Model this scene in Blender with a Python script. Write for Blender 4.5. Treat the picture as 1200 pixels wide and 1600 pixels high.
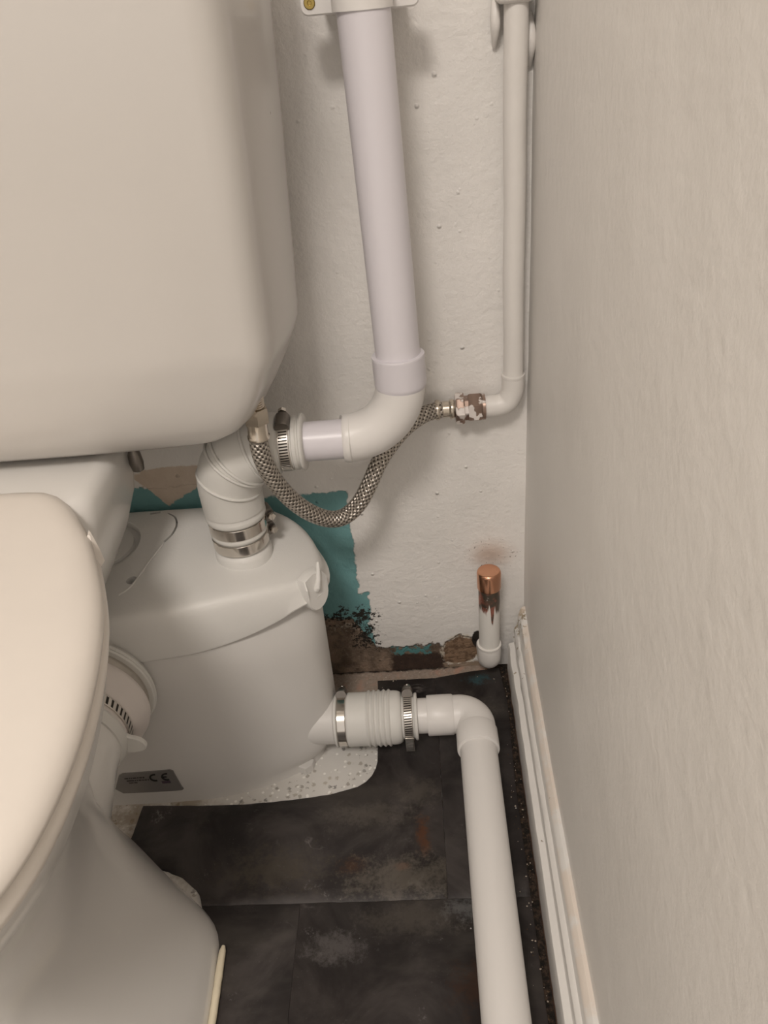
import bpy, math, random
from mathutils import Vector, Matrix, noise as mnoise

# ------------------------------------------------------------------ reset
for o in list(bpy.data.objects):
    bpy.data.objects.remove(o, do_unlink=True)
scene = bpy.context.scene
COL = scene.collection
random.seed(7)

# ------------------------------------------------------------------ camera
cam_d = bpy.data.cameras.new('camera')
cam = bpy.data.objects.new('camera', cam_d)
COL.objects.link(cam)
cam_d.sensor_fit = 'VERTICAL'
cam_d.sensor_height = 36.0
cam_d.lens = 1250.0 / 1600.0 * 36.0
cam_d.clip_start = 0.01
R = Matrix(((0.9966, 0.0645, 0.0513), (0.0066, 0.5577, -0.8300), (-0.0822, 0.8275, 0.5554)))
cam.matrix_world = Matrix.Translation((0.0, -0.815, 0.815)) @ R.to_4x4()
scene.camera = cam

# ------------------------------------------------------------------ world, lamp, exposure
world = bpy.data.worlds.new('world')
scene.world = world
world.use_nodes = True
bgn = world.node_tree.nodes['Background']
bgn.inputs[0].default_value = (1.0, 0.92, 0.85, 1)
bgn.inputs[1].default_value = 0.80

LAMP_LOC = (-0.30, -1.75, 2.28)
ld = bpy.data.lights.new('ceiling_lamp_light', 'AREA')
ld.shape = 'DISK'
ld.size = 0.48
ld.energy = 31.0
ld.color = (1.0, 0.925, 0.855)
lo = bpy.data.objects.new('ceiling_lamp_light', ld)
COL.objects.link(lo)
lo.location = LAMP_LOC

vs = scene.view_settings
vs.view_transform = 'Standard'
vs.look = 'None'
vs.exposure = 0.0
vs.gamma = 1.0
vs.use_curve_mapping = False


# ------------------------------------------------------------------ node helpers
def lin(r, g, b):
    f = lambda c: (c / 255 / 12.92) if c / 255 <= 0.04045 else ((c / 255 + 0.055) / 1.055) ** 2.4
    return (f(r), f(g), f(b), 1.0)


class S:
    def __init__(s, g, sock): s.g = g; s.k = sock
    def __add__(s, o): return s.g.math('ADD', s, o)
    def __radd__(s, o): return s.g.math('ADD', o, s)
    def __sub__(s, o): return s.g.math('SUBTRACT', s, o)
    def __rsub__(s, o): return s.g.math('SUBTRACT', o, s)
    def __mul__(s, o): return s.g.math('MULTIPLY', s, o)
    def __rmul__(s, o): return s.g.math('MULTIPLY', o, s)
    def abs(s): return s.g.math('ABSOLUTE', s)
    def fract(s): return s.g.math('FRACT', s)


class G:
    """small graph builder around one principled material"""
    def __init__(s, name):
        s.m = bpy.data.materials.new(name)
        s.m.use_nodes = True
        s.t = s.m.node_tree
        s.b = s.t.nodes['Principled BSDF']
    def put(s, sock, v):
        if isinstance(v, S): s.t.links.new(v.k, sock)
        elif v is not None: sock.default_value = v
    def math(s, op, a, b=None, c=None):
        n = s.t.nodes.new('ShaderNodeMath'); n.operation = op
        for i, v in enumerate((a, b, c)):
            s.put(n.inputs[i], v)
        return S(s, n.outputs[0])
    def mx(s, a, b): return s.math('MAXIMUM', a, b)
    def mn(s, a, b): return s.math('MINIMUM', a, b)
    def coord(s, which='Object'):
        n = s.t.nodes.new('ShaderNodeTexCoord'); return S(s, n.outputs[which])
    def sep(s, v):
        n = s.t.nodes.new('ShaderNodeSeparateXYZ'); s.put(n.inputs[0], v)
        return [S(s, o) for o in n.outputs]
    def mapping(s, v, loc=(0, 0, 0), scale=(1, 1, 1), rot=(0, 0, 0)):
        n = s.t.nodes.new('ShaderNodeMapping'); s.put(n.inputs[0], v)
        n.inputs[1].default_value = loc; n.inputs[2].default_value = rot; n.inputs[3].default_value = scale
        return S(s, n.outputs[0])
    def noise(s, v, scale, detail=3.0, rough=0.55, dist=0.0, color=False):
        n = s.t.nodes.new('ShaderNodeTexNoise'); s.put(n.inputs['Vector'], v)
        n.inputs['Scale'].default_value = scale; n.inputs['Detail'].default_value = detail
        n.inputs['Roughness'].default_value = rough; n.inputs['Distortion'].default_value = dist
        return S(s, n.outputs[1 if color else 0])
    def voro(s, v, scale, feature='F1', out=0, rand=1.0):
        n = s.t.nodes.new('ShaderNodeTexVoronoi'); s.put(n.inputs['Vector'], v)
        n.feature = feature
        n.inputs['Scale'].default_value = scale; n.inputs['Randomness'].default_value = rand
        return S(s, n.outputs[out])
    def smooth(s, x, a, b, lo=0.0, hi=1.0):
        n = s.t.nodes.new('ShaderNodeMapRange'); n.interpolation_type = 'SMOOTHSTEP'
        s.put(n.inputs[0], x)
        inv = a > b
        if inv: a, b, lo, hi = b, a, hi, lo
        n.inputs[1].default_value = a; n.inputs[2].default_value = b
        n.inputs[3].default_value = lo; n.inputs[4].default_value = hi
        return S(s, n.outputs[0])
    def mix(s, f, a, b):
        n = s.t.nodes.new('ShaderNodeMix'); n.data_type = 'RGBA'
        s.put(n.inputs[0], f); s.put(n.inputs[6], a); s.put(n.inputs[7], b)
        return S(s, n.outputs[2])
    def bump(s, h, strength=0.3, dist=0.002):
        n = s.t.nodes.new('ShaderNodeBump'); s.put(n.inputs['Height'], h)
        n.inputs['Strength'].default_value = strength; n.inputs['Distance'].default_value = dist
        s.t.links.new(n.outputs[0], s.b.inputs['Normal'])
    def box(s, x, y, x0, x1, y0, y1):
        """signed distance of a rectangle, negative inside"""
        return s.mx((x - (x0 + x1) / 2).abs() - (x1 - x0) / 2, (y - (y0 + y1) / 2).abs() - (y1 - y0) / 2)
    def done(s, col=None, rough=None, metal=None, spec=None, coat=None):
        s.put(s.b.inputs['Base Color'], col); s.put(s.b.inputs['Roughness'], rough)
        s.put(s.b.inputs['Metallic'], metal); s.put(s.b.inputs['Specular IOR Level'], spec)
        if coat is not None:
            s.put(s.b.inputs['Coat Weight'], coat); s.b.inputs['Coat Roughness'].default_value = 0.08
        return s.m


def simple(name, col, rough=0.4, metal=0.0, spec=0.5, coat=None, var=0.06, vscale=9.0, bump=0.0, bscale=120.0, specks=None, speck_scale=28.0):
    g = G(name); p = g.coord()
    n = g.noise(p, vscale, 4)
    dark = tuple(c * (1 - var) for c in col[:3]) + (1,)
    lite = tuple(min(1, c * (1 + var)) for c in col[:3]) + (1,)
    c = g.mix(n, dark, lite)
    if specks:
        d = g.voro(p, speck_scale)
        k = g.voro(p, speck_scale, out=1)
        pick = g.smooth(g.sep(k)[0], 0.80, 0.82)
        c = g.mix(g.smooth(d, 0.055, 0.03) * pick, c, specks)
    if bump:
        g.bump(g.noise(p, bscale, 3), bump, 0.001)
    return g.done(c, rough, metal, spec, coat)


# ------------------------------------------------------------------ mesh helpers
class MD:
    """vertices, faces and optional per-corner uv collected for one mesh"""
    def __init__(s): s.v = []; s.f = []; s.uv = {}
    def add(s, verts, faces, uvs=None):
        b = len(s.v); s.v += [Vector(v) for v in verts]
        for i, f in enumerate(faces):
            s.f.append(tuple(b + k for k in f))
            if uvs: s.uv[len(s.f) - 1] = uvs[i]
        return s
    def join(s, o):
        b = len(s.v); k0 = len(s.f)
        s.v += o.v
        s.f += [tuple(b + k for k in f) for f in o.f]
        for k, u in o.uv.items(): s.uv[k0 + k] = u
        return s


def frames(path):
    P = [Vector(p) for p in path]
    T = []
    for i in range(len(P)):
        a = P[max(i - 1, 0)]; b = P[min(i + 1, len(P) - 1)]
        d = b - a
        if d.length < 1e-9: d = T[-1] if T else Vector((0, 0, 1))
        T.append(d.normalized())
    ref = Vector((0, 0, 1)) if abs(T[0].z) < 0.9 else Vector((0, 1, 0))
    n = (ref - T[0] * ref.dot(T[0])).normalized()
    out = []
    for i, t in enumerate(T):
        n = (n - t * n.dot(t)).normalized()
        out.append((P[i], n, t.cross(n)))
    return out


def tube(path, rad, seg=32, cap=True, uvlen=1.0):
    fr = frames(path)
    if not hasattr(rad, '__len__'): rad = [rad] * len(fr)
    V = []; F = []; U = []
    for (p, n, b), r in zip(fr, rad):
        for k in range(seg):
            a = 2 * math.pi * k / seg
            V.append(p + (n * math.cos(a) + b * math.sin(a)) * r)
    L = [0.0]
    for i in range(1, len(fr)): L.append(L[-1] + (fr[i][0] - fr[i - 1][0]).length)
    for i in range(len(fr) - 1):
        for k in range(seg):
            k2 = (k + 1) % seg
            F.append((i * seg + k, i * seg + k2, (i + 1) * seg + k2, (i + 1) * seg + k))
            U.append(((k / seg, L[i] / uvlen), ((k + 1) / seg, L[i] / uvlen), ((k + 1) / seg, L[i + 1] / uvlen), (k / seg, L[i + 1] / uvlen)))
    m = MD(); m.add(V, F, U)
    if cap:
        n = len(fr)
        m.f.append(tuple(reversed(range(seg)))); m.f.append(tuple((n - 1) * seg + k for k in range(seg)))
    return m


def lathe(o, a, prof, seg=48, closed=False, up=None):
    """revolve (s, r) pairs about the axis o + s*a"""
    o = Vector(o); a = Vector(a).normalized()
    if up is None: up = Vector((0, 0, 1)) if abs(a.z) < 0.9 else Vector((0, -1, 0))
    up = Vector(up)
    n = (up - a * up.dot(a)).normalized(); b = a.cross(n)
    V = []; F = []; U = []
    for s_, r in prof:
        for k in range(seg):
            t = 2 * math.pi * k / seg
            V.append(o + a * s_ + (n * math.cos(t) + b * math.sin(t)) * r)
    m = len(prof); rng = m if closed else m - 1
    for i in range(rng):
        j = (i + 1) % m
        for k in range(seg):
            k2 = (k + 1) % seg
            F.append((i * seg + k, i * seg + k2, j * seg + k2, j * seg + k))
            u0, u1, v0, v1 = k / seg, (k + 1) / seg, prof[i][0], prof[j][0]
            U.append(((u0, v0), (u1, v0), (u1, v1), (u0, v1)))
    md = MD(); md.add(V, F, U)
    if not closed:
        md.f.append(tuple(reversed(range(seg)))); md.f.append(tuple((m - 1) * seg + k for k in range(seg)))
    return md


def loft(rings, cap0=True, cap1=True):
    n = len(rings[0]); V = []; F = []
    for r in rings: V += [Vector(p) for p in r]
    for i in range(len(rings) - 1):
        for k in range(n):
            k2 = (k + 1) % n
            F.append((i * n + k, i * n + k2, (i + 1) * n + k2, (i + 1) * n + k))
    m = MD(); m.add(V, F)
    if cap0: m.f.append(tuple(reversed(range(n))))
    if cap1: m.f.append(tuple((len(rings) - 1) * n + k for k in range(n)))
    return m


def boxmd(x0, x1, y0, y1, z0, z1, b=0.0):
    """box; b > 0 chamfers all edges"""
    m = MD()
    if b <= 0:
        v = [(x, y, z) for z in (z0, z1) for y in (y0, y1) for x in (x0, x1)]
        return m.add(v, [(0, 2, 3, 1), (4, 5, 7, 6), (0, 1, 5, 4), (2, 6, 7, 3), (0, 4, 6, 2), (1, 3, 7, 5)])
    def ring(i, z):
        return [(x0 + i + b, y0 + i, z), (x1 - i - b, y0 + i, z), (x1 - i, y0 + i + b, z), (x1 - i, y1 - i - b, z),
                (x1 - i - b, y1 - i, z), (x0 + i + b, y1 - i, z), (x0 + i, y1 - i - b, z), (x0 + i, y0 + i + b, z)]
    return loft([ring(b, z0), ring(0, z0 + b), ring(0, z1 - b), ring(b, z1)])


def xform(md, M):
    md.v = [M @ v for v in md.v]; return md


def extrude_poly(pts, z0, z1, bev=0.0):
    """flat outline in xy, anticlockwise, from z0 to z1"""
    if bev:
        ins = offset2(pts, -bev)
        return loft([[(x, y, z0) for x, y in pts], [(x, y, z1 - bev) for x, y in pts], [(x, y, z1) for x, y in ins]])
    return loft([[(x, y, z0) for x, y in pts], [(x, y, z1) for x, y in pts]])


def offset2(pts, d):
    """offset an anticlockwise closed 2d outline outwards by d"""
    n = len(pts); out = []
    for i in range(n):
        ax, ay = pts[i - 1]; bx, by = pts[(i + 1) % n]
        tx, ty = bx - ax, by - ay; l = math.hypot(tx, ty) or 1
        out.append((pts[i][0] + ty / l * d, pts[i][1] - tx / l * d))
    return out


def catmull(pts, n, closed=False):
    """resample a polyline smoothly to n points, even in length"""
    P = [Vector(p) for p in pts]; dense = []
    m = len(P); segs = m if closed else m - 1
    for i in range(segs):
        if closed: p0, p1, p2, p3 = P[i - 1], P[i], P[(i + 1) % m], P[(i + 2) % m]
        else: p0, p1, p2, p3 = P[max(i - 1, 0)], P[i], P[i + 1], P[min(i + 2, m - 1)]
        for k in range(24):
            t = k / 24
            dense.append(0.5 * ((2 * p1) + (p2 - p0) * t + (2 * p0 - 5 * p1 + 4 * p2 - p3) * t * t + (3 * p1 - p0 - 3 * p2 + p3) * t ** 3))
    dense.append(P[0].copy() if closed else P[-1].copy())
    L = [0.0]
    for i in range(1, len(dense)): L.append(L[-1] + (dense[i] - dense[i - 1]).length)
    out = []; j = 0
    cnt = n if closed else n - 1
    for i in range(n):
        s_ = L[-1] * i / cnt
        while j < len(L) - 2 and L[j + 1] < s_: j += 1
        f = (s_ - L[j]) / max(L[j + 1] - L[j], 1e-12)
        out.append(dense[j].lerp(dense[j + 1], min(max(f, 0), 1)))
    return out


def sym_outline(half, cx, n):
    """half outline (x, y) from back centre round the right side to front centre -> closed anticlockwise outline"""
    h = [tuple(p)[:2] for p in catmull([(x, y, 0) for x, y in half], n)]
    left = [(2 * cx - x, y) for x, y in h[1:-1]]
    # front centre -> right -> back centre -> left is anticlockwise seen from above
    return list(reversed(h)) + left


OFF = {}


def finish(name, md, mat, parent=None, sharp=40, loc=None):
    me = bpy.data.meshes.new(name)
    off = OFF.get(parent.name, Vector()) if parent else Vector(loc or (0, 0, 0))
    me.from_pydata([tuple(v - off) for v in md.v], [], md.f)
    if md.uv:
        uvl = me.uv_layers.new(name='UVMap')
        for p in me.polygons:
            u = md.uv.get(p.index)
            if u:
                for li, c in zip(p.loop_indices, u): uvl.data[li].uv = c
    me.validate()
    for p in me.polygons: p.use_smooth = True
    me.set_sharp_from_angle(angle=math.radians(sharp))
    me.materials.append(mat)
    o = bpy.data.objects.new(name, me)
    COL.objects.link(o)
    if parent:
        o.parent = parent; OFF[o.name] = off
    else:
        o.location = off; OFF[o.name] = off
    return o


def tag(o, label=None, cat=None, group=None, kind=None):
    if label: o['label'] = label
    if cat: o['category'] = cat
    if group: o['group'] = group
    if kind: o['kind'] = kind
    return o


def thing(name, loc, label, cat, group=None):
    o = bpy.data.objects.new(name, None)
    o.empty_display_size = 0.03
    COL.objects.link(o); o.location = loc; OFF[o.name] = Vector(loc)
    return tag(o, label, cat, group)


def cut(o, cutters):
    """subtract the cutter meshes from o for good"""
    for md in cutters:
        c = finish('cutter', md, o.data.materials[0])
        md_ = o.modifiers.new('cut', 'BOOLEAN'); md_.operation = 'DIFFERENCE'; md_.solver = 'EXACT'; md_.object = c
        if o.parent: c.location = o.parent.location * -1 + c.location; c.parent = o.parent
        bpy.context.view_layer.update()
        dg = bpy.context.evaluated_depsgraph_get()
        me = bpy.data.meshes.new_from_object(o.evaluated_get(dg))
        o.modifiers.clear()
        o.data = me
        bpy.data.objects.remove(c, do_unlink=True)
    for p in o.data.polygons: p.use_smooth = True
    o.data.set_sharp_from_angle(angle=math.radians(35))


# ------------------------------------------------------------------ materials
WHITE = (0.74, 0.715, 0.685, 1)


def mat_wall_back():
    g = G('painted_wall'); p = g.coord(); x, y, z = g.sep(p)
    w1 = g.noise(p, 26, 4, 0.6) - 0.5
    w2 = g.noise(p, 95, 4, 0.65) - 0.5
    w3 = g.noise(p, 9, 3) - 0.5
    fine = g.noise(p, 260, 3, 0.7)
    col = g.mix(g.smooth(g.noise(p, 6, 3), 0.35, 0.7), (0.79, 0.765, 0.73, 1), (0.86, 0.83, 0.795, 1))
    # faint grubby patches in the paint low down
    col = g.mix(g.smooth(g.noise(p, 30, 5, 0.65), 0.60, 0.78) * g.smooth(z, 0.45, 0.2) * 0.5, col, (0.50, 0.47, 0.43, 1))
    # bare turquoise paint left of the white brushwork
    turq = g.mix(g.noise(p, 45, 4), (0.145, 0.315, 0.322, 1), (0.19, 0.385, 0.39, 1))
    sd = g.mn(g.box(x, z, -0.62, -0.094, 0.02, 0.303), g.box(x, z, -0.62, -0.215, 0.02, 0.327)) + w1 * 0.016 + w2 * 0.012
    sd2 = g.box(x, z, -0.20, -0.082, 0.05, 0.145) + w1 * 0.03 + w2 * 0.014
    sd = g.mn(sd, sd2)
    tm = g.smooth(sd, 0.0012, -0.0012)
    col = g.mix(tm, col, turq)
    # beige skim coat where a pipe used to be
    bsd = g.box(x, z, -0.337, -0.245, 0.3275, 0.353) + w1 * 0.010 + w2 * 0.008
    bm = g.smooth(bsd, 0.0012, -0.0012)
    peach = g.mix(g.noise(p, 60, 4), (0.58, 0.47, 0.37, 1), (0.70, 0.60, 0.50, 1))
    wedge = g.mx((x + 0.312) * 0.62, (x + 0.312) * -1.25) + (0.333 - z) + w1 * 0.014 + w2 * 0.008
    bm2 = g.smooth(wedge, 0.0345, 0.0325) * g.smooth(z, 0.349, 0.345)
    bm = g.mx(bm, bm2)
    col = g.mix(bm, col, peach)
    # bare brown plaster along the foot of the wall
    edge = z - 0.045 - g.smooth(x, -0.075, -0.115, 0.0, 0.060) + g.smooth(x, -0.01, 0.03, 0.0, 0.004)
    psd = edge + w1 * 0.035 + w2 * 0.012
    pm = g.smooth(psd, 0.0015, -0.0015) * g.smooth(x + w1 * 0.02, 0.020, 0.016)
    plaster = g.mix(g.smooth(g.noise(p, 38, 5, 0.65), 0.3, 0.72), (0.105, 0.076, 0.054, 1), (0.31, 0.225, 0.165, 1))
    plaster = g.mix(g.smooth(fine, 0.58, 0.7) * 0.6, plaster, (0.34, 0.27, 0.21, 1))
    col = g.mix(pm, col, plaster)
    # dark patch at the foot right of centre
    dsd = g.box(x, z, -0.060, 0.014, -0.01, 0.030) + w1 * 0.03 + w2 * 0.010
    dm = g.smooth(dsd, 0.002, -0.004)
    col = g.mix(dm, col, g.mix(g.noise(p, 80, 4), (0.022, 0.014, 0.010, 1), (0.09, 0.055, 0.04, 1)))
    # turquoise flecks above it
    fsd = g.box(x, z, -0.056, -0.006, 0.030, 0.043) + w2 * 0.045
    col = g.mix(g.smooth(fsd, 0.001, -0.004), col, (0.10, 0.27, 0.27, 1))
    # flaked brown plaster beside the stub
    r = g.math('SQRT', (x - 0.036) * (x - 0.036) + (z - 0.030) * (z - 0.030) * 0.9)
    fl = g.smooth(r + w1 * 0.018 + w2 * 0.008, 0.027, 0.025)
    flc = g.mix(g.smooth(g.noise(p, 120, 3), 0.40, 0.55), (0.17, 0.105, 0.065, 1), (0.29, 0.19, 0.12, 1))
    rim = g.smooth((r + w1 * 0.018 + w2 * 0.008 - 0.026).abs(), 0.0035, 0.0015)
    col = g.mix(fl, col, flc)
    col = g.mix(rim * g.smooth(w2, -0.06, 0.05) * 0.8, col, (0.66, 0.60, 0.50, 1))
    crumb = g.box(x, z, 0.010, 0.068, -0.01, 0.010) + w2 * 0.02
    col = g.mix(g.smooth(crumb, 0.0, -0.004), col, (0.30, 0.23, 0.17, 1))
    # black mould speckle round the bottom of the turquoise
    mx_ = g.box(x, z, -0.155, -0.098, 0.098, 0.112)
    mx2 = g.box(x, z, -0.104, -0.080, 0.050, 0.112)
    msd = g.mn(mx_, mx2) + w1 * 0.02
    dens = g.smooth(msd, 0.020, -0.006)
    sp = g.noise(p, 230, 4, 0.75) + g.noise(p, 70, 2) * 0.55
    mould = g.smooth(sp + dens * 0.22, 0.93, 1.02) * g.smooth(dens, 0.0, 0.15)
    col = g.mix(mould, col, (0.022, 0.018, 0.014, 1))
    # pale mottled primer showing among the mould
    prm = g.box(x, z, -0.150, -0.10, 0.080, 0.096) + w1 * 0.03 + w2 * 0.03
    col = g.mix(g.smooth(prm, 0.0, -0.006) * g.smooth(fine, 0.45, 0.55) * (1 - mould) * 0.8, col, (0.42, 0.36, 0.29, 1))
    # scorch from soldering above the stub
    q = g.math('SQRT', (x - 0.080) * (x - 0.080) * 0.8 + (z - 0.196) * (z - 0.196) * 1.6)
    col = g.mix(g.smooth(q + w1 * 0.018, 0.036, 0.002) * 0.55, col, (0.46, 0.28, 0.18, 1))
    col = g.mix(g.smooth(q + w1 * 0.02, 0.045, 0.02) * g.smooth(g.noise(p, 330, 2, 0.5), 0.66, 0.72), col, (0.13, 0.07, 0.05, 1))
    # dark hole beside the stub
    hs = g.math('SQRT', (x - 0.060) * (x - 0.060) * 2.2 + (z - 0.050) * (z - 0.050) * 0.5)
    col = g.mix(g.smooth(hs + w2 * 0.006, 0.012, 0.010), col, (0.02, 0.015, 0.012, 1))
    # relief: roller texture, blobs, and the paint film standing proud of the bare patches
    blobs = g.smooth(g.voro(p, 55), 0.16, 0.0) * g.smooth(g.sep(g.voro(p, 55, out=1))[0], 0.62, 0.7)
    brush = g.noise(g.mapping(p, scale=(0.7, 1, 1.2)), 48, 4, 0.6)
    bare = g.mx(pm, g.mx(fl, dm))
    h = g.noise(p, 120, 4, 0.6) * 0.5 + brush * 0.30 + w3 * 1.2 + blobs * 0.8 - bare * 1.6 - tm * 0.35 + fine * bare * 1.2
    g.bump(h, 0.7, 0.0040)
    return g.done(col, g.mix(g.mx(bare, tm * 0.3), (0.42, 0.42, 0.42, 1), (0.9, 0.9, 0.9, 1)), None, 0.4)


def mat_wall_right():
    g = G('painted_side_wall'); p = g.coord()
    col = g.mix(g.smooth(g.noise(p, 3.5, 4), 0.35, 0.7), (0.77, 0.745, 0.71, 1), (0.815, 0.79, 0.755, 1))
    streak = g.noise(g.mapping(p, scale=(1, 1, 0.25)), 30, 5, 0.7)
    col = g.mix(g.smooth(streak, 0.68, 0.8) * 0.22, col, (0.86, 0.84, 0.81, 1))
    g.bump(g.noise(p, 90, 4, 0.6) * 0.5 + g.noise(p, 14, 3) * 1.2, 0.5, 0.0028)
    return g.done(col, 0.45, None, 0.35)


def mat_floor():
    g = G('old_speckled_vinyl'); p = g.coord(); x, y, z = g.sep(p)
    base = g.mix(g.noise(p, 20, 4), (0.60, 0.575, 0.54, 1), (0.70, 0.68, 0.645, 1))
    d = g.voro(p, 140); k = g.sep(g.voro(p, 140, out=1))
    fleck = g.smooth(d + (g.noise(p, 420, 3, 0.7) - 0.5) * 1.1, 0.40, 0.28) * g.smooth(k[0], 0.52, 0.56)
    fc = g.mix(k[1], (0.26, 0.25, 0.235, 1), (0.50, 0.46, 0.40, 1))
    base = g.mix(fleck, base, fc)
    d2 = g.voro(g.mapping(p, loc=(3.1, 1.7, 0)), 160); k2 = g.sep(g.voro(g.mapping(p, loc=(3.1, 1.7, 0)), 160, out=1))
    base = g.mix(g.smooth(d2, 0.34, 0.24) * g.smooth(k2[0], 0.6, 0.64), base, (0.86, 0.84, 0.80, 1))
    # grime on the pieces near the pan
    gr = g.smooth(x + (g.noise(p, 30, 4) - 0.5) * 0.1, -0.25, -0.31) * g.smooth(g.noise(p, 28, 5, 0.7), 0.30, 0.62) * 0.75
    base = g.mix(gr, base, (0.22, 0.165, 0.10, 1))
    # bare screed along the back wall
    scr = g.smooth(y + (g.noise(p, 60, 3) - 0.5) * 0.02 + g.smooth(x, -0.06, -0.11, 0.0, 0.035), -0.046, -0.040)
    screed = g.mix(g.noise(p, 220, 4, 0.75), (0.17, 0.125, 0.095, 1), (0.52, 0.43, 0.36, 1))
    screed = g.mix(g.smooth(g.noise(p, 45, 4), 0.5, 0.72), screed, (0.46, 0.29, 0.22, 1))
    base = g.mix(scr, base, screed)
    # dirt in the gap beside the skirting and right at the back wall
    w = (g.noise(p, 55, 4, 0.65) - 0.5)
    gap = g.smooth(x + w * 0.02, 0.066, 0.076)
    gap = g.mx(gap, g.smooth(y + w * 0.016 + g.smooth(x, -0.02, 0.05, 0.0, -0.004), -0.0055, -0.001))
    dirt = g.mix(g.smooth(g.noise(p, 150, 5, 0.75), 0.42, 0.68), (0.010, 0.008, 0.006, 1), (0.075, 0.048, 0.032, 1))
    dirt = g.mix(g.smooth(g.noise(p, 420, 2), 0.72, 0.76), dirt, (0.50, 0.44, 0.36, 1))
    base = g.mix(gap, base, dirt)
    g.bump(g.mx(scr, gap) * g.noise(p, 260, 4, 0.7) * 2.0 + g.noise(p, 80, 3) * 0.3, 0.5, 0.0015)
    return g.done(base, g.mix(g.mx(scr, gap), (0.38, 0.38, 0.38, 1), (0.95, 0.95, 0.95, 1)), None, 0.4)


def mat_tile(seed, stains):
    g = G('black_marble_vinyl'); p0 = g.coord()
    x, y, z = g.sep(p0)
    p = g.mapping(p0, loc=(seed * 1.37, seed * 0.61, 0))
    n1 = g.noise(p, 11, 6, 0.62, 0.8)
    col = g.mix(g.smooth(n1, 0.36, 0.70), (0.020, 0.0165, 0.016, 1), (0.062, 0.053, 0.050, 1))
    n3 = g.noise(g.mapping(p, scale=(0.5, 1.4, 1)), 9, 5, 0.6)
    col = g.mix(g.smooth(n3, 0.50, 0.72) * 0.7, col, (0.082, 0.072, 0.064, 1))
    # thin pale veins
    vn = g.noise(g.mapping(p, scale=(0.9, 1.6, 1), rot=(0, 0, 0.5)), 7.5, 4, 0.55, 1.2)
    vein = g.smooth((vn - 0.5).abs() + (g.noise(p, 240, 3, 0.7) - 0.5) * 0.03, 0.012, 0.0) * g.smooth(g.noise(p, 10, 4, 0.6), 0.56, 0.70)
    col = g.mix(vein * 0.7, col, (0.26, 0.235, 0.22, 1))
    grit = g.smooth(g.noise(p, 380, 3, 0.7), 0.60, 0.74) * g.smooth(g.noise(p, 22, 4, 0.6), 0.45, 0.65)
    col = g.mix(grit * 0.35, col, (0.20, 0.18, 0.17, 1))
    # cloudy limescale bloom
    bl = g.smooth(g.noise(p, 16, 5, 0.7), 0.60, 0.74) * g.smooth(g.noise(p, 330, 3, 0.7), 0.50, 0.64)
    col = g.mix(bl * 0.75, col, (0.30, 0.28, 0.27, 1))
    # paint dots
    dd = g.voro(p, 46); dk = g.sep(g.voro(p, 46, out=1))
    col = g.mix(g.smooth(dd, 0.045, 0.03) * g.smooth(dk[0], 0.70, 0.73), col, (0.62, 0.60, 0.57, 1))
    w = g.noise(p, 70, 5, 0.7) - 0.5
    grit_w = g.noise(p, 300, 3, 0.75) - 0.5
    for sx, sy, rx, ry, c, a in stains:
        q = g.math('SQRT', (x - sx) * (x - sx) * (1 / rx ** 2) + (y - sy) * (y - sy) * (1 / ry ** 2))
        col = g.mix(g.smooth(q + w * 2.6 + grit_w * 1.6, 1.15, 0.15) * a, col, c)
    g.bump(g.noise(p, 150, 4, 0.6) * 0.6 + bl * 0.6, 0.28, 0.0008)
    rough = g.smooth(g.noise(p, 18, 4), 0.3, 0.7, 0.42, 0.62)
    return g.done(col, rough, None, 0.35)


def mat_braid():
    g = G('steel_braid'); u = g.coord('UV'); a, b, _ = g.sep(u)
    A = a * 10.0; B = b * 10.0
    s1 = (A + B).fract() - 0.5
    s2 = (A - B).fract() - 0.5
    cell = g.math('GREATER_THAN', ((A + B) * 0.5).fract() - 0.5, 0.0)
    h1 = 1 - s1.abs() * 2; h2 = 1 - s2.abs() * 2
    over = h1 * 0.6 + h2 * 0.6
    strand = g.math('PINGPONG', (A + B) * 3.0, 0.5)
    col = g.mix(g.smooth(over, 0.18, 0.62), (0.035, 0.028, 0.022, 1), (0.62, 0.57, 0.51, 1))
    col = g.mix(cell * 0.30, col, (0.26, 0.23, 0.20, 1))
    g.bump(over + strand * 0.2, 0.9, 0.0014)
    return g.done(col, 0.34, 0.9)


def mat_slotted():
    g = G('slotted_steel_band'); u = g.coord('UV'); a, b, _ = g.sep(u)
    f = (a * 58.0 + b * 20.0).fract()
    slot = g.smooth((f - 0.5).abs(), 0.24, 0.16) * g.smooth(b.abs(), 0.0046, 0.0040)
    col = g.mix(slot, (0.66, 0.62, 0.57, 1), (0.04, 0.035, 0.03, 1))
    g.bump(1 - slot, 0.8, 0.001)
    return g.done(col, 0.3, 0.9)


def mat_stub_pipe():
    g = G('half_painted_copper'); p = g.coord(); x, y, z = g.sep(p)
    ang = g.math('ARCTAN2', y, x)
    run = g.noise(g.mapping(p, scale=(1, 1, 0.05)), 210, 3, 0.6) - 0.5
    paint = g.smooth(z + run * 0.085, 0.098, 0.092)
    cop = g.mix(g.smooth(g.noise(p, 70, 4), 0.42, 0.6), (0.12, 0.10, 0.08, 1), (0.40, 0.16, 0.115, 1))
    cop = g.mix(g.smooth(g.noise(p, 150, 4, 0.7), 0.62, 0.72), cop, (0.75, 0.68, 0.62, 1))
    col = g.mix(paint, cop, (0.72, 0.70, 0.66, 1))
    g.bump(paint + g.noise(p, 160, 3) * 0.3, 0.5, 0.0008)
    return g.done(col, g.smooth(paint, 0, 1, 0.35, 0.5), g.smooth(paint, 0, 1, 0.7, 0.0))


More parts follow.
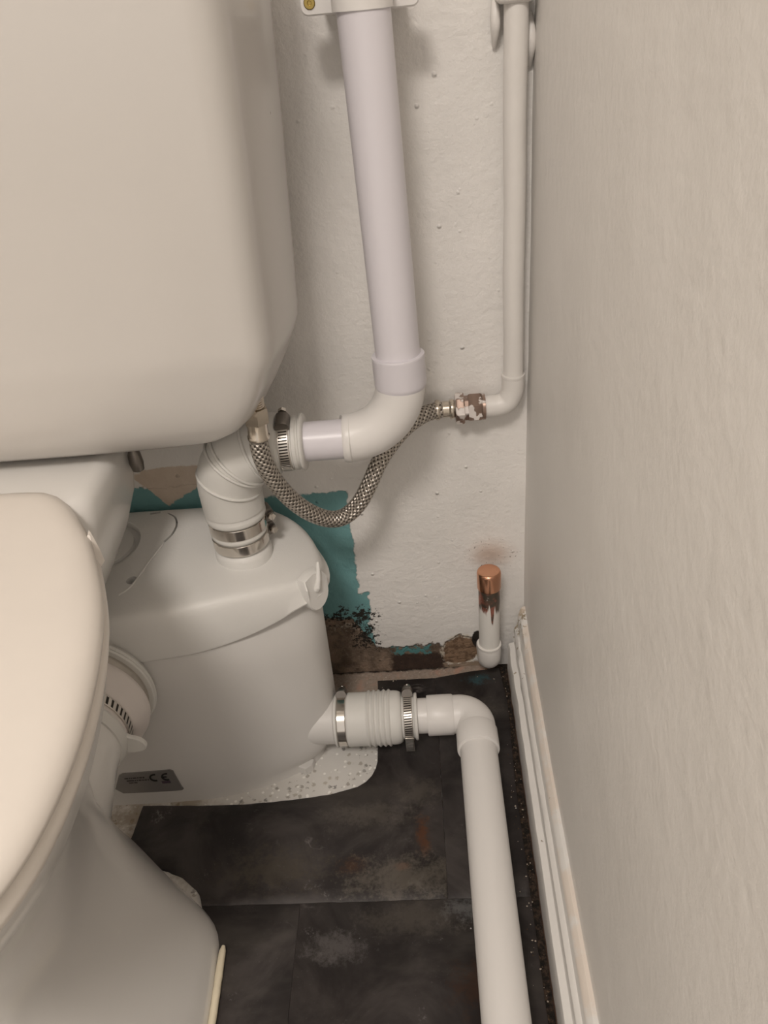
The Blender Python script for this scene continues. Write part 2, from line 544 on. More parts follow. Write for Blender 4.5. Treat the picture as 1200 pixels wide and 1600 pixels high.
def mat_painted_brass():
    g = G('brass_with_peeling_paint'); p = g.coord()
    pm = g.smooth(g.noise(p, 85, 4, 0.55), 0.50, 0.54)
    col = g.mix(pm, (0.34, 0.25, 0.205, 1), (0.74, 0.68, 0.64, 1))
    g.bump(pm, 0.6, 0.0008)
    return g.done(col, g.smooth(pm, 0, 1, 0.3, 0.5), g.smooth(pm, 0, 1, 0.85, 0.0))


def mat_skirting():
    g = G('chipped_gloss_paint'); p = g.coord(); x, y, z = g.sep(p)
    base = g.mix(g.noise(p, 18, 4), (0.71, 0.69, 0.66, 1), (0.80, 0.78, 0.75, 1))
    # chips towards the wall corner and along the foot
    ch = g.noise(p, 75, 5, 0.7)
    k = g.smooth(y, -0.16, -0.005, 0.0, 0.16) * g.smooth(z, 0.05, 0.08)
    chip = g.smooth(ch + k, 0.685, 0.71)
    base = g.mix(chip, base, g.mix(g.noise(p, 200, 3), (0.16, 0.12, 0.075, 1), (0.50, 0.42, 0.30, 1)))
    top = g.smooth(z, 0.094, 0.099) * g.smooth(g.noise(p, 25, 4), 0.42, 0.56)
    base = g.mix(top * 0.6, base, (0.72, 0.61, 0.51, 1))
    foot = g.smooth(z + (g.noise(p, 60, 4) - 0.5) * 0.02, 0.014, 0.007)
    base = g.mix(foot, base, g.mix(g.noise(p, 90, 4), (0.10, 0.05, 0.03, 1), (0.30, 0.16, 0.10, 1)))
    g.bump(g.noise(g.mapping(p, scale=(1, 0.2, 1)), 160, 4) * 0.5 - chip * 1.2, 0.5, 0.0012)
    return g.done(base, g.mix(chip, (0.35, 0.35, 0.35, 1), (0.85, 0.85, 0.85, 1)))


M = {}
M['wall_back'] = mat_wall_back()
M['wall_right'] = mat_wall_right()
M['floor'] = mat_floor()
M['plain'] = simple('plain_white_paint', (0.72, 0.70, 0.67, 1), 0.6)
M['ceramic'] = simple('white_glazed_ceramic', (0.60, 0.572, 0.540, 1), 0.24, 0, 0.5, 0.15, 0.02, 5, specks=(0.16, 0.12, 0.10, 1), speck_scale=24)
M['ceramic_pan'] = simple('white_glazed_pan', (0.74, 0.72, 0.69, 1), 0.2, 0, 0.5, 0.25, 0.03, 5, specks=(0.10, 0.08, 0.06, 1), speck_scale=19)
M['seat'] = simple('cream_seat_plastic', (0.75, 0.695, 0.635, 1), 0.34, 0, 0.45, None, 0.03, 14)
M['pump'] = simple('white_pump_plastic', (0.64, 0.62, 0.595, 1), 0.42, 0, 0.4, None, 0.015, 8, 0.10, 420)
M['pump_lid'] = simple('white_pump_lid_plastic', (0.74, 0.725, 0.695, 1), 0.46, 0, 0.4, None, 0.015, 8, 0.18, 500)
M['pvc'] = simple('white_waste_pvc', (0.71, 0.68, 0.715, 1), 0.33, 0, 0.45, None, 0.02, 6)
M['pvc_floor'] = simple('white_floor_pvc', (0.76, 0.735, 0.71, 1), 0.36, 0, 0.45, None, 0.025, 9)
M['rubber'] = simple('white_rubber', (0.68, 0.665, 0.63, 1), 0.5, 0, 0.35, None, 0.04, 14, 0.12, 90)
M['rubber_pink'] = simple('white_rubber_collar', (0.72, 0.665, 0.63, 1), 0.5, 0, 0.35, None, 0.06, 20)
M['steel'] = simple('stainless_steel', (0.66, 0.62, 0.57, 1), 0.16, 1.0, 0.5, None, 0.10, 40)
M['steel_dark'] = simple('dull_steel', (0.22, 0.20, 0.18, 1), 0.36, 0.9, 0.5, None, 0.2, 60)
M['nickel'] = simple('nickel_plate', (0.60, 0.54, 0.46, 1), 0.22, 0.95, 0.5, None, 0.08, 60)
M['brass'] = simple('brass', (0.42, 0.31, 0.10, 1), 0.32, 0.9, 0.5, None, 0.15, 120)
M['copper'] = simple('new_copper', (0.70, 0.37, 0.235, 1), 0.24, 1.0, 0.5, None, 0.14, 60)
M['paint_pipe'] = simple('thick_gloss_paint', (0.745, 0.715, 0.68, 1), 0.4, 0, 0.45, None, 0.04, 20, 0.9, 55)
M['skirting'] = mat_skirting()
M['braid'] = mat_braid()
M['slotted'] = mat_slotted()
M['stub'] = mat_stub_pipe()
M['fitting'] = mat_painted_brass()
M['label'] = simple('silver_label_film', (0.27, 0.255, 0.245, 1), 0.32, 0.35, 0.5, None, 0.12, 30)
M['ink'] = simple('black_print', (0.012, 0.010, 0.010, 1), 0.6)
M['ink_soft'] = simple('faded_print', (0.055, 0.045, 0.045, 1), 0.6)
M['ink_violet'] = simple('violet_print', (0.075, 0.05, 0.07, 1), 0.6)
M['sealant'] = simple('yellowed_sealant', (0.74, 0.66, 0.50, 1), 0.45, 0, 0.4, None, 0.08, 60, 0.3, 90)
M['crumb'] = simple('plaster_crumb', (0.52, 0.44, 0.35, 1), 0.9, 0, 0.3, None, 0.3, 200)
M['crumb_dark'] = simple('dark_crumb', (0.10, 0.065, 0.04, 1), 0.9, 0, 0.3, None, 0.4, 200)

# ================================================================== SETTING
WX0, WSL = 0.122, 0.020          # right wall: x = WX0 + WSL * y


def wallx(y): return WX0 + WSL * y


def grid_plane(fn, nu, nv):
    V = []; F = []
    for j in range(nv + 1):
        for i in range(nu + 1): V.append(fn(i / nu, j / nv))
    for j in range(nv):
        for i in range(nu):
            a = j * (nu + 1) + i
            F.append((a, a + 1, a + nu + 2, a + nu + 1))
    return MD().add(V, F)


def wavy(u, v, a=0.0016):
    return a * mnoise.noise(Vector((u * 7.0, v * 7.0, 3.3))) + a * 0.4 * mnoise.noise(Vector((u * 23.0, v * 23.0, 8.1)))


# back wall: uneven plaster, slab 6 cm thick
def back_wall():
    x0, x1, z0, z1 = -1.10, 0.125, -0.02, 2.35
    md = grid_plane(lambda u, v: (x0 + (x1 - x0) * u, wavy(x0 + (x1 - x0) * u, z0 + (z1 - z0) * v) if v < 0.6 else 0.0, z0 + (z1 - z0) * v), 120, 220)
    md.join(boxmd(x0, x1, 0.012, 0.07, z0, z1))
    return md


tag(finish('wall_back', back_wall(), M['wall_back']), 'white painted back wall with a bare turquoise patch and crumbling foot', None, None, 'structure')


def right_wall():
    y0, y1, z0, z1 = -2.40, 0.05, -0.02, 2.35
    md = grid_plane(lambda u, v: (wallx(y1 + (y0 - y1) * u) + wavy(5 + y0 * u, z0 + (z1 - z0) * v, 0.0010), y1 + (y0 - y1) * u, z0 + (z1 - z0) * v), 140, 140)
    md.join(xform(boxmd(0.012, 0.07, y0, y1, z0, z1), Matrix.Translation((WX0, 0, 0)) @ Matrix(((1, WSL, 0, 0), (0, 1, 0, 0), (0, 0, 1, 0), (0, 0, 0, 1)))))
    return md


tag(finish('wall_right', right_wall(), M['wall_right']), 'plain white painted side wall above the skirting board', None, None, 'structure')
tag(finish('wall_left', boxmd(-1.16, -1.10, -2.40, 0.07, -0.02, 2.35), M['plain']), 'white painted wall left of the toilet', None, None, 'structure')
tag(finish('ceiling', boxmd(-1.16, 0.2, -2.46, 0.07, 2.35, 2.40), M['plain']), 'white painted ceiling', None, None, 'structure')

floor = finish('floor', boxmd(-1.16, 0.2, -2.46, 0.07, -0.03, 0.0), M['floor'])
tag(floor, 'old speckled pale vinyl floor partly covered by black tiles', None, None, 'structure')

# ---- black vinyl tiles laid over the old floor, cut round pump and pan
BROWN = (0.060, 0.026, 0.012, 1)
OLIVE = (0.075, 0.060, 0.038, 1)
PALE = (0.150, 0.130, 0.105, 1)
TEAL = (0.045, 0.105, 0.120, 1)
G_ = 0.00006


def jag(pts, a=0.0008, step=0.006):
    out = []
    for i in range(len(pts)):
        p = Vector(pts[i]); q = Vector(pts[(i + 1) % len(pts)])
        n = max(1, int((q - p).length / step))
        for k in range(n):
            w = p.lerp(q, k / n)
            out.append((w.x + a * mnoise.noise(Vector((w.x * 160, w.y * 160, 1))), w.y + a * mnoise.noise(Vector((w.x * 160, w.y * 160, 9)))))
    return out


curve = [tuple(p)[:2] for p in catmull([(-0.081, -0.021, 0), (-0.080, -0.09, 0), (-0.0795, -0.140, 0), (-0.081, -0.168, 0), (-0.095, -0.190, 0), (-0.121, -0.200, 0), (-0.149, -0.206, 0), (-0.203, -0.211, 0), (-0.266, -0.2125, 0), (-0.365, -0.208, 0)], 40)]
tileA = curve + [(-0.369, -0.265), (-0.345, -0.290), (-0.326, -0.292), (-0.314, -0.296), (-0.296, -0.304), (-0.283, -0.314), (-0.272, -0.325), (-0.267, -0.3385 + G_), (-0.0025 - G_, -0.3415 + G_), (-0.0005 - G_, -0.022)]
tileB = [(-0.0005 + G_, -0.0215), (-0.0025 + G_, -0.3415 + G_), (0.0845, -0.3425 + G_), (0.0865, -0.20), (0.0915, -0.105), (0.0925, -0.07), (0.0885, -0.009), (0.05, -0.0125)]
tileC = [(-0.267, -0.3385 - G_), (-0.262, -0.350), (-0.257, -0.360), (-0.250, -0.372), (-0.244, -0.395), (-0.238, -0.42), (-0.236, -0.48), (-0.245, -0.60), (-0.245, -0.640), (-0.162 - G_, -0.643), (-0.160 - G_, -0.340 - G_)]
tileD = [(-0.160 + G_, -0.340 - G_), (-0.162 + G_, -0.643), (0.0800, -0.6455), (0.0845, -0.3425 - G_)]
tileE = [(-0.245, -0.6405), (-0.62, -0.640), (-0.62, -0.95), (-0.245, -0.95)]
tileF = [(-0.0545, -0.645), (-0.244, -0.6435), (-0.244, -0.95), (-0.0565, -0.95)]
tileG = [(0.0795, -0.6465), (-0.0537, -0.6455), (-0.0557, -0.95), (0.074, -0.95)]
stA = [(-0.106, -0.300, 0.020, 0.012, BROWN, 0.75), (-0.049, -0.302, 0.010, 0.006, (0.10, 0.032, 0.015, 1), 0.85), (-0.026, -0.262, 0.009, 0.030, (0.105, 0.040, 0.016, 1), 0.8),
       (-0.045, -0.315, 0.075, 0.030, PALE, 0.55), (-0.030, -0.208, 0.030, 0.022, PALE, 0.35), (-0.085, -0.235, 0.06, 0.02, PALE, 0.3), (-0.19, -0.30, 0.07, 0.03, OLIVE, 0.4)]
stB = [(0.056, -0.028, 0.018, 0.010, TEAL, 0.8), (0.03, -0.08, 0.05, 0.03, PALE, 0.3)]
stC = []
stD = [(-0.118, -0.388, 0.034, 0.018, (0.24, 0.22, 0.215, 1), 0.32), (0.012, -0.352, 0.022, 0.014, (0.22, 0.22, 0.22, 1), 0.5), (0.02, -0.43, 0.03, 0.03, BROWN, 0.5), (-0.04, -0.36, 0.06, 0.02, PALE, 0.3)]
for i, (poly, st, jg) in enumerate(((tileA, stA, 0.0008), (tileB, stB, 0.0004), (tileC, stC, 0.0003), (tileD, stD, 0.0003), (tileE, [], 0), (tileF, [], 0), (tileG, [], 0))):
    area = sum(poly[k - 1][0] * poly[k][1] - poly[k][0] * poly[k - 1][1] for k in range(len(poly)))
    if area < 0: poly = list(reversed(poly))
    if jg: poly = jag(poly, jg)
    t = finish('tile', extrude_poly(poly, 0.0, 0.0024, 0.0003), mat_tile(i + 1.0, st), floor, 60)

# ---- skirting board, chipped at the corner
PROF = [(0.0245, 0.0), (0.0245, 0.054), (0.0230, 0.0580), (0.0165, 0.0600), (0.0160, 0.0625), (0.0165, 0.0690), (0.0172, 0.0755), (0.0165, 0.0815), (0.0140, 0.0850), (0.0118, 0.0862), (0.0116, 0.0885), (0.0108, 0.0960), (0.0085, 0.1015), (0.0055, 0.1040), (0.0, 0.1045)]


def skirting():
    ys = [-0.010 - 0.010 * i for i in range(30)] + [-0.32 - 0.05 * i for i in range(42)]
    rings = []
    for k, y in enumerate(ys):
        r = []
        for d, z in PROF:
            yy = y
            if k == 0: yy = y - max(0.0, 0.05 - z) * 0.0 - d * 0.6
            j = 0.0010 * mnoise.noise(Vector((y * 60, z * 60, d * 80))) * (1.8 if y > -0.14 else 0.5)
            zz = z + (0.0012 * mnoise.noise(Vector((y * 45, z * 90, 4))) if z > 0.05 else 0)
            if y > -0.075 and z > 0.07:      # battered top near the corner
                zz += 0.010 * (1 + y / 0.075) * (z - 0.07) / 0.035 + 0.004 * mnoise.noise(Vector((y * 130, d * 300, 2)))
            r.append((wallx(y) + 0.002 - max(d + j, 0.0), yy, zz))
        r.append((wallx(y) + 0.006, y, 0.1045)); r.append((wallx(y) + 0.006, y, 0.0))
        rings.append(r)
    return loft(rings)


tag(finish('baseboard_right', skirting(), M['skirting'], sharp=30), 'white moulded skirting board along the side wall, chipped at the corner', None, None, 'structure')

# ================================================================== CISTERN
CX = -0.39


def cistern_ring(ix, iyf, iyb, z, n=72):
    """half outline from back centre to front centre, inset ix at the side, iyf at the front"""
    h = [(CX, -0.045 - iyb), (-0.25, -0.045 - iyb), (-0.130, -0.046 - iyb), (-0.104, -0.052 - iyb), (-0.0955, -0.064), (-0.0950, -0.085), (-0.0975, -0.120), (-0.1035, -0.160), (-0.1075, -0.184), (-0.1125, -0.1965), (-0.125, -0.2040), (-0.18, -0.2085), (-0.28, -0.213), (CX, -0.215)]
    out = []
    for x, y in h:
        f = (x - CX) / (-0.095 - CX)
        x2 = CX + (x - CX) * (1 - ix / 0.295)
        y2 = y
        g = min(max((-y - 0.10) / 0.115, 0), 1)
        y2 = y + iyf * g
        out.append((x2, y2))
    return [(x, y, z) for x, y in sym_outline(out, CX, n)]


cist = thing('toilet_cistern', (CX, -0.12, 0.462), 'large white ceramic toilet cistern fixed high on the wall at left', 'cistern')
LV = [(0.838, -0.001, 0.0, 0.0), (0.802, 0.0, 0.0, 0.0), (0.78, 0.001, 0.0, 0), (0.72, 0.004, 0.001, 0), (0.65, 0.0085, 0.003, 0), (0.59, 0.012, 0.005, 0), (0.570, 0.0130, 0.0060, 0), (0.556, 0.0142, 0.0075, 0), (0.548, 0.0165, 0.0090, 0), (0.539, 0.0215, 0.0105, 0), (0.524, 0.0280, 0.0130, 0.002), (0.508, 0.0370, 0.0165, 0.004), (0.493, 0.0465, 0.0210, 0.008), (0.4815, 0.0590, 0.0270, 0.012), (0.4715, 0.0770, 0.0360, 0.018), (0.4640, 0.101, 0.047, 0.024), (0.460, 0.133, 0.058, 0.030), (0.4565, 0.153, 0.068, 0.035), (0.455, 0.166, 0.075, 0.04)]
finish('body', loft([cistern_ring(a, b + max(-0.022, (0.63 - z) * 0.11) * (1 if z > 0.60 else min(1, 0.0045 / ((0.63 - z) * 0.11))), c, z) for z, a, b, c in reversed(LV)]), M['ceramic'], cist, 50)
finish('lid', loft([cistern_ring(0.002, -0.021, 0.0, 0.8390), cistern_ring(-0.008, -0.028, 0, 0.8405), cistern_ring(-0.009, -0.029, 0, 0.848), cistern_ring(-0.009, -0.029, 0, 0.864), cistern_ring(-0.004, -0.025, 0, 0.872), cistern_ring(0.012, -0.012, 0, 0.878)]), M['ceramic'], cist, 35)
bolt = lathe((-0.2875, -0.118, 0.418), (0, 0, 1), [(0, 0.003), (0.002, 0.006), (0.010, 0.0072), (0.020, 0.0065), (0.026, 0.004), (0.048, 0.004)], 20)
finish('fixing_bolt', bolt, M['steel_dark'], cist)

# ================================================================== TOILET
toilet = thing('toilet', (CX, -0.42, 0.0), 'white ceramic toilet pan with closed cream seat in the left foreground', 'toilet')


def egg(ctrl, grow=0.0, n=48):
    """(y, half width) pairs from back to front"""
    half = [(CX + w, y) for y, w in ctrl]
    o = sym_outline(half, CX, n)
    return offset2(o, grow) if grow else o


LIDO = [(-0.214, 0.0), (-0.2145, 0.040), (-0.219, 0.062), (-0.237, 0.082), (-0.275, 0.108), (-0.312, 0.128), (-0.383, 0.156), (-0.464, 0.173), (-0.535, 0.177), (-0.590, 0.168), (-0.635, 0.142), (-0.665, 0.095), (-0.678, 0.045), (-0.680, 0.0)]
RIM = [(-0.205, 0.0), (-0.206, 0.04), (-0.214, 0.07), (-0.237, 0.092), (-0.275, 0.117), (-0.312, 0.135), (-0.383, 0.161), (-0.464, 0.177), (-0.535, 0.180), (-0.590, 0.171), (-0.635, 0.146), (-0.665, 0.100), (-0.680, 0.05), (-0.683, 0.0)]
FOOT = [(-0.250, 0.0), (-0.2515, 0.012), (-0.258, 0.026), (-0.275, 0.046), (-0.300, 0.074), (-0.325, 0.104), (-0.348, 0.131), (-0.370, 0.1465), (-0.400, 0.152), (-0.460, 0.154), (-0.520, 0.150), (-0.570, 0.128), (-0.595, 0.080), (-0.602, 0.0)]
WAIST = [(-0.300, 0.0), (-0.302, 0.014), (-0.308, 0.030), (-0.320, 0.046), (-0.335, 0.058), (-0.352, 0.066), (-0.375, 0.073), (-0.400, 0.079), (-0.440, 0.086), (-0.480, 0.089), (-0.520, 0.084), (-0.550, 0.066), (-0.566, 0.036), (-0.570, 0.0)]


def blend(A, B, t): return [(a[0] + (b[0] - a[0]) * t, a[1] + (b[1] - a[1]) * t) for a, b in zip(A, B)]


def ring_of(ctrl, z, grow=0.0): return [(x, y, z) for x, y in egg(ctrl, grow)]


pan_rings = [ring_of(FOOT, 0.0), ring_of(FOOT, 0.004), ring_of(blend(FOOT, WAIST, 0.06), 0.016), ring_of(blend(FOOT, WAIST, 0.20), 0.036), ring_of(blend(FOOT, WAIST, 0.40), 0.062), ring_of(blend(FOOT, WAIST, 0.62), 0.095), ring_of(blend(FOOT, WAIST, 0.84), 0.135), ring_of(WAIST, 0.185), ring_of(blend(WAIST, RIM, 0.03), 0.225), ring_of(blend(WAIST, RIM, 0.12), 0.27), ring_of(blend(WAIST, RIM, 0.27), 0.31), ring_of(blend(WAIST, RIM, 0.46), 0.345), ring_of(blend(WAIST, RIM, 0.63), 0.372), ring_of(blend(WAIST, RIM, 0.77), 0.392), ring_of(RIM, 0.405, -0.021), ring_of(RIM, 0.414, -0.018), ring_of(RIM, 0.4215, -0.018)]
pan = loft(pan_rings)


def shelf_ring(hw, y0, y1, z, r=0.03):
    pts = []
    for cx_, cy_, a0 in ((CX + hw - r, y0 + r, -90), (CX + hw - r, y1 - r, 0), (CX - hw + r, y1 - r, 90), (CX - hw + r, y0 + r, 180)):
        for k in range(9):
            a = math.radians(a0 + 90 * k / 8)
            pts.append((cx_ + r * math.cos(a), cy_ + r * math.sin(a), z))
    return pts


pan.join(loft([shelf_ring(0.040, -0.31, -0.240, 0.20, 0.03), shelf_ring(0.048, -0.31, -0.230, 0.27, 0.03), shelf_ring(0.060, -0.31, -0.200, 0.318, 0.032), shelf_ring(0.070, -0.30, -0.15, 0.340, 0.032), shelf_ring(0.082, -0.29, -0.11, 0.366, 0.032), shelf_ring(0.0905, -0.27, -0.085, 0.395, 0.032), shelf_ring(0.0945, -0.255, -0.075, 0.425, 0.032), shelf_ring(0.0945, -0.246, -0.075, 0.443, 0.032), shelf_ring(0.091, -0.240, -0.079, 0.4505, 0.030), shelf_ring(0.082, -0.230, -0.088, 0.4545, 0.026)]))
# outlet horn running back to the pump
pan.join(tube(catmull([(-0.388, -0.36, 0.06), (-0.387, -0.345, 0.115), (-0.383, -0.322, 0.165), (-0.379, -0.300, 0.192), (-0.376, -0.280, 0.2015), (-0.375, -0.250, 0.203)], 22), [0.042 + 0.0145 * min(1, k / 13) for k in range(22)], 40))
finish('pan', pan, M['ceramic_pan'], toilet, 50)

so = egg(RIM, -0.0075)
seat = loft([[(x, y, 0.4235) for x, y in offset2(so, -0.008)], [(x, y, 0.4245) for x, y in offset2(so, -0.003)], [(x, y, 0.4275) for x, y in so], [(x, y, 0.434) for x, y in offset2(so, 0.002)], [(x, y, 0.4395) for x, y in offset2(so, 0.0005)], [(x, y, 0.443) for x, y in offset2(so, -0.004)], [(x, y, 0.4445) for x, y in offset2(so, -0.012)]])
finish('seat', seat, M['seat'], toilet, 60)
lo_ = egg(LIDO)
lidm = loft([[(x, y, 0.4455) for x, y in offset2(lo_, -0.010)], [(x, y, 0.4465) for x, y in offset2(lo_, -0.004)], [(x, y, 0.450) for x, y in offset2(lo_, 0.0)], [(x, y, 0.4545) for x, y in offset2(lo_, 0.0005)], [(x, y, 0.459) for x, y in offset2(lo_, -0.002)], [(x, y, 0.4625) for x, y in offset2(lo_, -0.006)], [(x, y, 0.4650) for x, y in offset2(lo_, -0.013)], [(x, y, 0.4665) for x, y in offset2(lo_, -0.024)]] + [[(CX + (x - CX) * s_, -0.44 + (y + 0.44) * s_, 0.4665 + 0.0035 * (1 - (s_ / 0.84) ** 2)) for x, y in offset2(lo_, -0.024)] for s_ in (0.86, 0.7, 0.5, 0.3, 0.12)])
finish('seat_lid', lidm, M['seat'], toilet, 60)
hg = loft([[(-0.290, -0.300, 0.432), (-0.277, -0.300, 0.432), (-0.276, -0.288, 0.432), (-0.288, -0.284, 0.432)], [(-0.288, -0.297, 0.446), (-0.278, -0.298, 0.444), (-0.277, -0.288, 0.445), (-0.286, -0.285, 0.449)], [(-0.2835, -0.2865, 0.458), (-0.2815, -0.287, 0.457), (-0.2815, -0.284, 0.457), (-0.283, -0.283, 0.460)]])
hg = xform(hg, Matrix.Translation((0.0085, 0.0, 0.0)))
tag(finish('hinge_stub', hg, M['seat'], toilet, 30), 'snapped plastic hinge stub')

# sealant round the foot
sp = [(CX + w + 0.003, y) for y, w in FOOT]
bead = [(x, y, 0.006) for x, y in [(-0.2345, -0.384), (-0.2345, -0.40), (-0.2335, -0.43), (-0.2330, -0.46), (-0.2350, -0.49), (-0.2370, -0.52), (-0.247, -0.55), (-0.262, -0.575)]]
bp = catmull(bead, 40)
br = [0.0018 + 0.0024 * min(1, i / 1.5) * (0.85 + 0.25 * mnoise.noise(Vector((i * 0.6, 0, 0)))) for i in range(40)]
tag(finish('sealant_bead', tube(bp, br, 14), M['sealant'], loc=(-0.2345, -0.46, 0.0)), 'yellowed sealant bead along the foot of the toilet pan', 'sealant')

# ================================================================== MACERATOR PUMP
PCX = -0.39
pump = thing('macerator_pump', (PCX, -0.11, 0.0), 'white plastic macerator pump box with curved lid behind the toilet', 'pump')
LID = [(PCX, -0.008), (-0.25, -0.008), (-0.205, -0.011), (-0.168, -0.026), (-0.142, -0.050), (-0.127, -0.078), (-0.121, -0.103), (-0.123, -0.122), (-0.136, -0.139), (-0.166, -0.156), (-0.212, -0.1715), (-0.262, -0.184), (-0.32, -0.192), (PCX, -0.196)]
TTOP = [(PCX, -0.016), (-0.23, -0.016), (-0.176, -0.032), (-0.141, -0.064), (-0.126, -0.100), (-0.1285, -0.125), (-0.145, -0.144), (-0.176, -0.159), (-0.216, -0.175), (-0.266, -0.190), (-0.32, -0.198), (PCX, -0.201)]
TBOT = [(PCX, -0.020), (-0.24, -0.020), (-0.180, -0.038), (-0.143, -0.070), (-0.1285, -0.100), (-0.1290, -0.136), (-0.139, -0.1575), (-0.168, -0.1750), (-0.210, -0.1880), (-0.262, -0.1985), (-0.32, -0.203), (PCX, -0.204)]
TLOW = [(PCX, -0.022), (-0.24, -0.022), (-0.186, -0.040), (-0.157, -0.070), (-0.1455, -0.105), (-0.1475, -0.135), (-0.160, -0.157), (-0.190, -0.175), (-0.229, -0.1905), (-0.270, -0.1995), (-0.32, -0.203), (PCX, -0.204)]
lo2 = sym_outline(LID, PCX, 60)
tt = sym_outline(TTOP, PCX, 60); tb = sym_outline(TBOT, PCX, 60); tl = sym_outline(TLOW, PCX, 60)


def mixo(a, b, t): return [(p[0] + (q[0] - p[0]) * t, p[1] + (q[1] - p[1]) * t) for p, q in zip(a, b)]




def tank_outline(z):
    if z <= 0.012: return tl
    if z < 0.060: return mixo(mixo(tl, tb, math.sin(math.pi / 2 * (z - 0.012) / 0.048)), mixo(tb, tt, z / 0.27), (z - 0.012) / 0.048)
    return mixo(tb, tt, z / 0.27)


tank = loft([[(x, y, z) for x, y in tank_outline(z)] for z in (0.0, 0.012, 0.018, 0.025, 0.033, 0.045, 0.060, 0.10, 0.18, 0.225)] + [[(x, y, 0.242) for x, y in offset2(tank_outline(0.242), -0.007)]])
finish('tank', tank, M['pump'], pump, 35)
# moulded foot steps low on the right
foot_step = extrude_poly([(-0.182, -0.166), (-0.168, -0.1725), (-0.160, -0.1665), (-0.158, -0.158), (-0.175, -0.155)], 0.0, 0.012, 0.001)
finish('foot', foot_step, M['pump'], pump, 35)


def domez(x, y):
    """height of the lid's crown: falls gently from the wall side to the front and the end"""
    return 0.3015 - 0.10 * max(0, -y - 0.05) - 0.020 * max(0, (x + 0.23) / 0.11) ** 2


def lid_ring(off, dz, crown=None):
    return [(x, y, crown if crown is not None else domez(x, y) + dz) for x, y in offset2(lo2, off)]


rings = []
def skz(x, y):
    t = min(max((x + 0.27) / 0.125, 0), 1)
    return 0.2310 + 0.023 * t * t


rings.append([(x, y, skz(x, y) + 0.006) for x, y in offset2(lo2, 0.000)])
rings.append([(x, y, skz(x, y) + 0.0008) for x, y in offset2(lo2, 0.0025)])
rings.append([(x, min(y, -0.004), skz(x, y)) for x, y in offset2(lo2, 0.0080)])
rings.append([(x, min(y, -0.004), skz(x, y) + 0.002) for x, y in offset2(lo2, 0.0086)])
rings.append([(x, min(y, -0.004), domez(x, y) - 0.013) for x, y in offset2(lo2, 0.0030)])
rings.append([(x, min(y, -0.005), domez(x, y) - 0.008) for x, y in offset2(lo2, 0.0020)])
rings.append(lid_ring(0.0, -0.0040)); rings.append(lid_ring(-0.0030, -0.0014)); rings.append(lid_ring(-0.0070, 0.0))
base_ = offset2(lo2, -0.007)
for s_ in (0.88, 0.72, 0.55, 0.38, 0.2, 0.06):
    rings.append([(PCX + (x - PCX) * s_, -0.10 + (y + 0.10) * s_, domez(PCX + (x - PCX) * s_, -0.10 + (y + 0.10) * s_)) for x, y in base_])
lid = finish('lid', loft(rings), M['pump_lid'], pump, 35)


def lidz(x, y): return domez(x, y)


# service cap recess, vent grooves, screw hole cut into the lid
def prism(outline, z0, z1): return extrude_poly(outline, z0, z1)


def oval(cx, cy, rx, ry, n=40, rot=0.0):
    c, s_ = math.cos(rot), math.sin(rot)
    return [(cx + rx * math.cos(2 * math.pi * k / n) * c - ry * math.sin(2 * math.pi * k / n) * s_, cy + rx * math.cos(2 * math.pi * k / n) * s_ + ry * math.sin(2 * math.pi * k / n) * c) for k in range(n)]


def stroke(pts, w, n=30):
    p = catmull([(x, y, 0) for x, y in pts], n)
    L = []; Rr = []
    for i in range(n):
        d = (p[min(i + 1, n - 1)] - p[max(i - 1, 0)]).normalized()
        ww = w[0] + (w[1] - w[0]) * i / (n - 1) if isinstance(w, tuple) else w
        nn = Vector((-d.y, d.x, 0)) * ww
        L.append((p[i] + nn)[:2]); Rr.append((p[i] - nn)[:2])
    o = [tuple(a) for a in Rr] + [tuple(a) for a in reversed(L)]
    return o


cut(lid, [prism(oval(-0.323, -0.136, 0.0062, 0.0062, 28), 0.281, 0.32),
          prism(oval(-0.385, -0.074, 0.056, 0.050, 48), 0.2925, 0.32),
          prism(stroke([(-0.330, -0.0185), (-0.318, -0.0165)], 0.0022), 0.296, 0.32),
          prism(stroke([(-0.308, -0.0200), (-0.297, -0.030), (-0.2915, -0.046), (-0.293, -0.062), (-0.300, -0.076)], (0.0010, 0.0016)), 0.294, 0.32)])
# the raised line that runs on from the groove, and the recessed cap disc
finish('lid_rib', tube([(x, y, lidz(x, y) + 0.0002) for x, y in [tuple(q)[:2] for q in catmull([(-0.3000, -0.077, 0), (-0.305, -0.093, 0), (-0.311, -0.110, 0), (-0.3155, -0.128, 0), (-0.322, -0.147, 0), (-0.332, -0.158, 0)], 24)]], 0.0010, 10), M['pump_lid'], pump)
cap = loft([[(x, y, 0.290) for x, y in oval(-0.388, -0.074, 0.051, 0.045, 48)], [(x, y, 0.2965) for x, y in oval(-0.388, -0.074, 0.050, 0.044, 48)], [(x, y, 0.2985) for x, y in oval(-0.388, -0.074, 0.046, 0.040, 48)], [(x, y, 0.2992) for x, y in oval(-0.388, -0.074, 0.02, 0.018, 48)]])
finish('service_cap', cap, M['pump_lid'], pump, 35)

